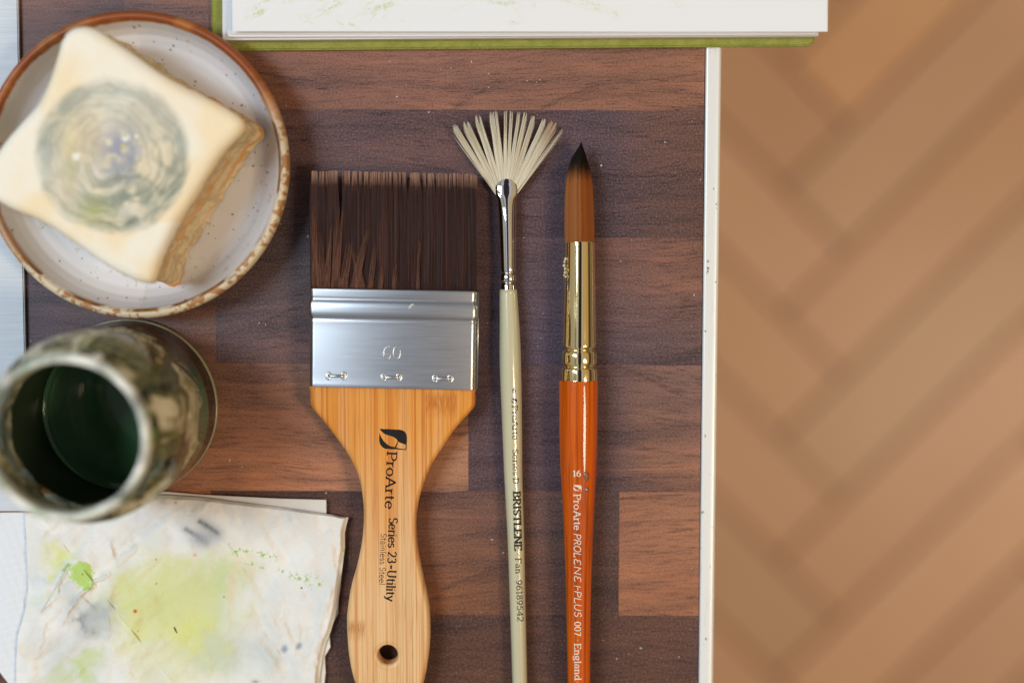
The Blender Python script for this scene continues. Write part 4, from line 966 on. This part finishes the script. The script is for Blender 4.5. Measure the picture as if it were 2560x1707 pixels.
# ------------------------------------------------------------------ round-bodied brushes
def revolve(name, st, zc, mat, parent, n=48, capped=True, flat=None, smooth_rings=None):
    """st: (y, xl, xr) photograph pixels of the silhouette; a body of revolution lying along y"""
    R = []; a = np.linspace(0, 2*math.pi, n, endpoint=False)
    for k, s in enumerate(st):
        l, r = W(s[1], s[0], zc), W(s[2], s[0], zc); c = (l+r)/2; rad = (r[0]-l[0])/2; fl = s[3] if len(s) > 3 else 1
        R.append(np.stack([c[0]+rad*np.cos(a), np.full(n, c[1]), zc+rad*fl*np.sin(a)], -1))
    R = np.array(R); F = gridfaces(len(R), n, True).tolist()
    if capped: F += [list(range(n)), [(len(R)-1)*n+j for j in range(n)][::-1]]
    return mesh_obj(name, R, F, mat, parent)
def dens(st, n, mode='cat'):
    P = catmull(st, n, False); return P
def cyl_surface(st, zc):
    A = catmull([s[:3] for s in st], 300, False); ys = A[:,0]
    wl_, wr_ = W(A[:,1], ys, zc), W(A[:,2], ys, zc); sy = -wl_[:,1]; sc = (wl_[:,0]+wr_[:,0])/2; sr = (wr_[:,0]-wl_[:,0])/2
    def surf(X, Y, off):
        X = np.asarray(X, float); Y = np.asarray(Y, float); z = np.full(X.shape, zc+.004)
        for _ in range(5):
            p = W(X, Y, z)
            # station at this world y: look the silhouette up by photograph row
            c = np.interp(-p[...,1], sy, sc); rad = np.interp(-p[...,1], sy, sr)
            d = np.clip((p[...,0]-c)/rad, -.97, .97); z = zc + rad*np.sqrt(1-d*d)
        p = W(X, Y, z); nx = d; nz_ = np.sqrt(1-d*d)
        return p + np.stack([nx*off, 0*nx, nz_*off], -1)*1.0
    return surf
m_nick = NM('polished_nickel', rough=.07, metal=1., base=(.86,.80,.72))
m_gold = NM('polished_brass', rough=.07, metal=1., base=(.95,.75,.38))
nz = m_gold.noise(m_gold.pos((400,60,300)), 1, 4); m_gold.rough(m_gold.fr(nz, .45, .7, .05, .14))
m_cream = NM('cream_lacquer', rough=.16, base=srgb(204,194,158), spec=.5); m_cream.set('Coat Weight', .6); m_cream.set('Coat Roughness', .06)
m_cream.base(m_cream.mix(m_cream.fr(m_cream.noise(m_cream.pos((60,15,60)),1,3), .35,.65,0,.5), srgb(204,195,158), srgb(194,186,152)))
m_orange = NM('orange_lacquered_wood', rough=.3, spec=.15); m_orange.set('Coat Weight', .55); m_orange.set('Coat Roughness', .03)
a_ = m_orange.noise(m_orange.pos((900,14,700)), 1, 3, .6); b_ = m_orange.noise(m_orange.pos((320,6,300)), 1, 2)
cc = m_orange.mix(m_orange.fr(b_, .3, .7, 0, 1), srgb(222,104,2), srgb(198,78,0)); cc = m_orange.mix(m_orange.fr(a_, .46, .66, 0, .75), cc, srgb(140,48,0))
m_orange.base(cc)

def build_fan():
    root = empty('fan_brush', tuple(W(1275, 900, 0)), 'fan brush with splayed cream bristles and slim cream handle', 'paint brush'); zc = .0041
    H = [(723,1249,1292.6),(740,1248.8,1293.6),(812,1248.8,1298.8),(870,1248.6,1301.8),(912,1249,1303),(960,1250.6,1304),(1012,1253,1304.6),(1111,1257,1305.6),(1197,1260.7,1306.2),(1348,1268.7,1310.7),(1516,1274.8,1314),(1704,1281,1318),(1900,1290,1322),(2080,1300,1324),(2100,1304,1320)]
    Hd = catmull(H, 150, False); h = revolve('handle', Hd, zc, m_cream.m, root)
    # ferrule: round tube that is pinched flat to a rounded spade
    F = [(445.5,1262,1270,.28),(447,1256,1277,.28),(450,1250.5,1283,.27),(456,1243.5,1289,.26),(464,1238.2,1293.2,.33),(472,1237.4,1294.8,.34),(480,1237.8,1294.8,.35),(486,1238.6,1294,.36),(490,1240,1293,.42),(495,1242.5,1291,.52),(505,1243.8,1290.8,.70),(520,1244.8,1290.6,.88),(538,1246,1290.5,.97),(560,1246.8,1290.3,1),(600,1248.6,1290,1),(640,1250,1289.6,1),(668,1251,1289.3,1),
         (676,1251.6,1289,1),(680,1252.6,1288.2,1),(682.5,1254,1287,1),(685,1251.8,1289.6,1),(690,1250.4,1291,1),(697,1250.3,1291.2,1),(703,1251.6,1290,1),(706.5,1254,1287.5,1),(709,1253,1288.5,1),(712,1251.5,1290,1),(720,1251,1290.6,1),(724.5,1250.8,1291,1)]
    revolve('ferrule', catmull(F, 190, False), zc, m_nick.m, root, 64)
    S_ = cyl_surface(H, zc)
    mb = MB()
    add_text(mb, '6', (1280.6,981.8), (1,0), 12.5, 8.6, S_, 'light'); mb.build('size_number', m_inkg.m, h, False)
    mb = MB(); add_logo(mb, (1279,996,1292.5,1008), S_, .35); mb.build('logo', m_inkg.m, h, False); mb = MB()
    d = (1.6,85)
    add_text(mb, 'ProArte', (1280.2,1013), d, 13.5, 87, S_, 'light'); add_text(mb, '.', (1281.5,1107), d, 14, 9, S_, 'light')
    add_text(mb, 'Series', (1281.6,1122), d, 13.5, 66, S_, 'light'); add_text(mb, 'D', (1283,1194), d, 13.5, 16, S_, 'light'); add_text(mb, '.', (1284,1216), d, 14, 9, S_, 'light')
    add_text(mb, 'Fan', (1288.6,1394), (3,100), 14, 40, S_, 'light'); add_text(mb, '.', (1288,1380), (3,100), 14, 9, S_, 'light'); add_text(mb, '.', (1289.6,1437), (3,100), 14, 9, S_, 'light')
    add_text(mb, '96189542', (1290.3,1449), (3.6,100), 14.5, 105, S_, 'light')
    mb.build('lettering', m_inkg.m, h, False)
    mb = MB(); add_text(mb, 'BRISTLENE', (1283.2,1227.5), (3.6,148), 17, 149, S_, 'bold'); mb.build('lettering', m_inkg.m, h, False)
    # splayed bristles
    q = lambda x, y: (1100+x/3.016, 240+y/3.016)
    tufts = [((112,212),17,.02,1.),((196,186),24,.13,1.),((284,142),26,.25,1.),((386,118),13,.355,.9),((418,108),20,.42,1.),((496,108),16,.50,1.),((532,110),20,.56,1.),((592,115),13,.645,.8),((638,120),20,.71,1.),((704,146),17,.79,.9),((784,166),14,.87,.8),((842,184),18,.93,.9),((872,196),16,.965,.7),((926,232),4,.995,.12)]
    K = 14; PP, RR, CC = [], [], []; t = np.linspace(0,1,K)
    ctr = [((112,212),24),((196,186),29),((284,142),30),((384,118),16),((418,108),24),((494,108),18),((534,110),20),((592,115),15),((640,120),24),((704,146),22),((784,166),19),((842,184),22),((874,196),18),((926,232),5)]
    cx_ = [c[0][0] for c in ctr]
    for k, ((tx0, ty0), hw) in enumerate(ctr):
        lo = (cx_[k-1]+tx0)/2 if k else tx0-22; hi = (cx_[k+1]+tx0)/2 if k < len(ctr)-2 else tx0+10
        if k == len(ctr)-1: lo, hi = tx0-20, tx0+4
        nh = 14 if k == len(ctr)-1 else int(2.2*(hi-lo)+40)
        clo = [random.uniform(-1,1) for _ in range(4)]
        for i in range(nh):
            f = random.random(); fan = lo+(hi-lo)*f; sx_ = (f*2-1)
            near_ = min(clo, key=lambda c_: abs(c_-sx_)); g_ = sx_*.72+near_*.28
            g_ = sx_*.4+near_*.6; tipx = tx0 + g_*hw*.8; tipy = ty0 + abs(g_)*10 + abs(random.gauss(0, 30)) 
            fy = ty0 + 4
            bx = 420 + (fan-92)/(932-92)*160; by = 744 - 60*math.sin(np.clip((bx-420)/160,0,1)*math.pi)
            FX = bx+(fan-bx)*t; G = sstep(.08, .85, t)
            X = FX*(1-G) + (bx+(tipx-bx)*t)*G; Y = by + (tipy-by)*t
            zz = zc + random.uniform(-.0004,.0004) + random.uniform(-.0004,.0005)*t
            px_, py_ = 1100+X/3.016, 240+Y/3.016
            PP.append(W(px_, py_, zz)); RR.append(.000078*(1-.9*t**3)); q_ = random.random()**1.3
            c0 = np.array(srgb(222,206,172))*(1-q_)+np.array(srgb(255,248,228))*q_; c = np.array([c0]*K)
            if 820 < tx0 < 900: c = lerp(c, srgb(204,152,88), sstep(.6,.95,t)*.55)
            CC.append(c)
    strands('bristles', np.array(PP), np.array(RR), np.array(CC), m_hair2.m, root)
build_fan()

def build_round():
    root = empty('round_brush', tuple(W(1447, 900, 0)), 'large round brush with black-tipped brown bristles and glossy orange handle', 'paint brush'); zc = .0070
    H = [(949,1398.6,1494.3),(952,1398,1494.5),(1012,1398,1494.5),(1078,1398.4,1493.8),(1144,1400,1492.5),(1197,1402.3,1490.5),(1281,1407.4,1485.6),(1415,1413,1479.8),(1516,1415.8,1477),(1650,1418,1475.3),(1704,1418.9,1475.3),(1900,1422,1472),(2120,1430,1465),(2150,1440,1455)]
    h = revolve('handle', catmull(H, 150, False), zc, m_orange.m, root, 64)
    F = [(603.5,1414,1486.4),(606,1413.3,1487),(640,1412.6,1487.6),(700,1411,1488.6),(780,1408.6,1490),(850,1406.8,1491),(862,1406.4,1491.2),(867,1407.5,1490),(871,1410.5,1487.5),(873.5,1411,1487),(876,1408,1489.8),(882,1405.4,1492),(893,1404.6,1492.8),(905,1405.2,1492.2),(911,1407.5,1490),(914,1409.5,1488),(916.5,1408,1489.6),(920,1404.5,1493),(930,1403.2,1494.2),(946,1402.8,1494.6),(949.5,1403,1494.4)]
    revolve('ferrule', catmull(F, 170, False), zc, m_gold.m, root, 72)
    S_ = cyl_surface(H, zc); mb = MB()
    add_text(mb, '16', (1431.5,1190.2), (1,0), 14.5, 21.5, S_); mb.build('size_number', m_wink.m, h, False)
    mb = MB(); add_logo(mb, (1433.5,1211.5,1454,1227), S_, .4); mb.build('logo', m_wink.m, h, False); mb = MB()
    d = (1.0,100)
    add_text(mb, 'Pro', (1434.6,1234), d, 16.5, 40, S_, 'light'); add_text(mb, 'Arte', (1434.8,1276), d, 16.5, 49, S_, 'light')
    add_text(mb, 'PROL', (1434.6,1331), d, 17, 61, S_, 'script'); add_text(mb, '¢N¢', (1435.4,1394), d, 16.5, 60, S_, 'script'); add_text(mb, '!', (1435.6,1455), d, 16.5, 17, S_, 'script'); add_text(mb, 'PLUS', (1436,1474), d, 16.5, 67, S_, 'script')
    add_text(mb, '007', (1436.6,1552.5), d, 15.5, 37, S_, 'light'); add_text(mb, '.', (1437,1595), d, 15, 9, S_, 'light'); add_text(mb, 'England', (1436.4,1607), d, 15.5, 93, S_, 'light'); add_text(mb, '.', (1437.4,1701), d, 15, 9, S_, 'light')
    mb.build('lettering', m_wink.m, h, False)
    # drop of dried varnish and small chips
    mb = MB()
    for cx, cy, rx, ry, hh in ((1465.5,1190,6.5,13,.0007),(1467,1224,5.5,7,.0004)):
        ph = np.linspace(0, 2*math.pi, 24, endpoint=False); V = []
        for qd in (1,.9,.7,.4,.05): V.append(S_(cx+rx*qd*np.cos(ph), cy+ry*qd*np.sin(ph), hh*math.sqrt(max(1-qd*qd,0))+.00001))
        mb.add(np.array(V), gridfaces(5, 24, True).tolist())
    md = NM('varnish_drop', rough=.05, base=srgb(150,86,60)); md.set('Coat Weight', 1.); mb.build('varnish_drop', md.m, h)
    mb = MB()
    for cx, cy, r in ((1413.5,648,3.5),(1411,655,3),(1410.5,664,4),(1412,672,3.2),(1413,681,3.6),(1410,688,2.6),(1414,692,2.6)):
        ph = np.linspace(0, 2*math.pi, 12, endpoint=False); c = W(cx, cy, zc+.002); 
        P = [c + np.array([.00014*r*math.cos(p)*random.uniform(.6,1.2), .00016*r*math.sin(p)*random.uniform(.7,1.4), random.uniform(0,.0005)]) for p in ph]
        mb.add(P+[c+np.array([0,0,.0007])], [[i,(i+1)%12,12] for i in range(12)])
    mb.build('dried_glue', NM('dried_glue', rough=.5, base=srgb(214,200,160)).m, root)
    # bristles
    q = lambda L: [(240+y/3.016, 1100+x/3.016) for x, y in L]
    Lf = q([(1064,352),(1045,385),(1012,435),(986,482),(968,545),(952,622),(943,720),(939,850),(938,1000),(941,1098)]); Rt = q([(1068,352),(1080,385),(1096,432),(1113,486),(1132,555),(1148,640),(1157,780),(1162,900),(1164,1000),(1163,1098)])
    yl = np.array([a[0] for a in Lf]); xl = np.array([a[1] for a in Lf]); yr = np.array([a[0] for a in Rt]); xr = np.array([a[1] for a in Rt])
    y0 = 354.4; K = 16; N = 4200; t = np.linspace(0,1,K)
    def side(y): return np.interp(y, yl, xl), np.interp(y, yr, xr)
    core = []
    for y in np.linspace(372, 604, 26):
        l, r = side(y); core.append((y, l+2.2, r-2.2))
    ys_core = np.array([c[0] for c in core])
    th = RNG.random(N)*math.pi*2; PY = []; P = []
    ends = 1 - RNG.random(N)**2.2*.22
    for i in range(N):
        yy = 606 + (y0-606)*t*ends[i]
        l, r = side(yy); wl_, wr_ = W(l, yy, zc), W(r, yy, zc); c = (wl_[:,0]+wr_[:,0])/2; rad = (wr_[:,0]-wl_[:,0])/2 - .0001
        a = th[i] + .05*math.sin(i)*t; P.append(np.stack([c+rad*np.cos(a), wl_[:,1], zc+rad*np.sin(a)*(1-.15*t)], -1))
    P = np.array(P); yyn = (606 + (y0-606)*t[None]*ends[:,None])
    v = vnoise(np.cos(th)*14+20, np.sin(th)*14+20, 41)*.6+RNG.random(N)*.4
    col = np.array(srgb(142,78,34)) + (np.array(srgb(190,116,62))-np.array(srgb(142,78,34)))*v[:,None,None]**1.5 + 0*P
    blk = 1 - sstep(412, 466, yyn + (v[:,None]-.5)*22); col = lerp(col, srgb(26,18,15), blk)
    strands('bristles', P, .000115*(1-.6*t[None]**6) + 0*P[...,0], col, m_hair.m, root)
    cc = np.array(core); 
    R = []; a = np.linspace(0, 2*math.pi, 32, endpoint=False); C = []
    for y, l, r in core:
        wl_, wr_ = W(l, y, zc), W(r, y, zc); c = (wl_[0]+wr_[0])/2; rad = (wr_[0]-wl_[0])/2; f = (606-y)/(606-y0)
        R.append(np.stack([c+rad*np.cos(a), np.full(32, wl_[1]), zc+rad*np.sin(a)*(1-.15*f)], -1)); k = 1-sstep(412,466,np.array(y)); C += [tuple(np.array(srgb(110,60,28))*(1-k)+np.array(srgb(22,15,13))*k)]*32
    mh = NM('bristle_core_brown', rough=.8); mh.base(mh.col())
    mesh_obj('bristle_core', R, gridfaces(len(R), 32, True).tolist()+[list(range(32)), [(len(R)-1)*32+j for j in range(32)][::-1]], mh.m, root, True, np.array(C))
build_round()

# ------------------------------------------------------------------ dust on the tabletop
def build_dust():
    mb = MB(); spots = [(1179,155,2),(1127,171,1.3),(1222,185,1.6),(1222,219,1.6),(992,242,2.2),(1072,281,2),(716,264,1.2),(1503,414,3),(1309,595,1.4),(700,560,1.5),(1663,356,2.2),(1320,122,1),(1318,203,1.4),(574,1150,2.6),(605,1167,1.6),(815,1232,2),(1230,1348,2),(1258,1381,2),(1602,1619,2.4),(1542,1646,1.8),(1697,1641,1.6),(1735,738,2),(1552,653,1.4),(1730,304,1.2),(1751,449,1.4),(1350,200,1.3),(1341,206,1.2),(530,1160,1.4),(648,807,1.6),(664,812,1.6),(77,852,1.8),(770,591,3)]
    for _ in range(90): spots.append((random.uniform(560,1745), random.uniform(130,1700), random.uniform(.5,1.1)))
    for x, y, r in spots:
        c = W(x, y, 0); k = 7; ph = np.linspace(0, 2*math.pi, k, endpoint=False)+random.random(); s = r*.00015; e = random.uniform(.6,1.6)
        P = [c + np.array([s*e*math.cos(p)*random.uniform(.8,1.1), s/e*math.sin(p), .00002]) for p in ph]; T_ = [c + (p-c)*.6 + np.array([0,0,s*.8]) for p in P]
        mb.add(P+T_, gridfaces(2, k, True).tolist()+[[k+j for j in range(k)]])
    tag(mb.build('dust', NM('dust', rough=.8, base=(.66,.62,.58)).m), 'tiny pale specks of dust scattered over the dark wooden tabletop', 'dust', kind='stuff')
build_dust()
bpy.context.view_layer.update()
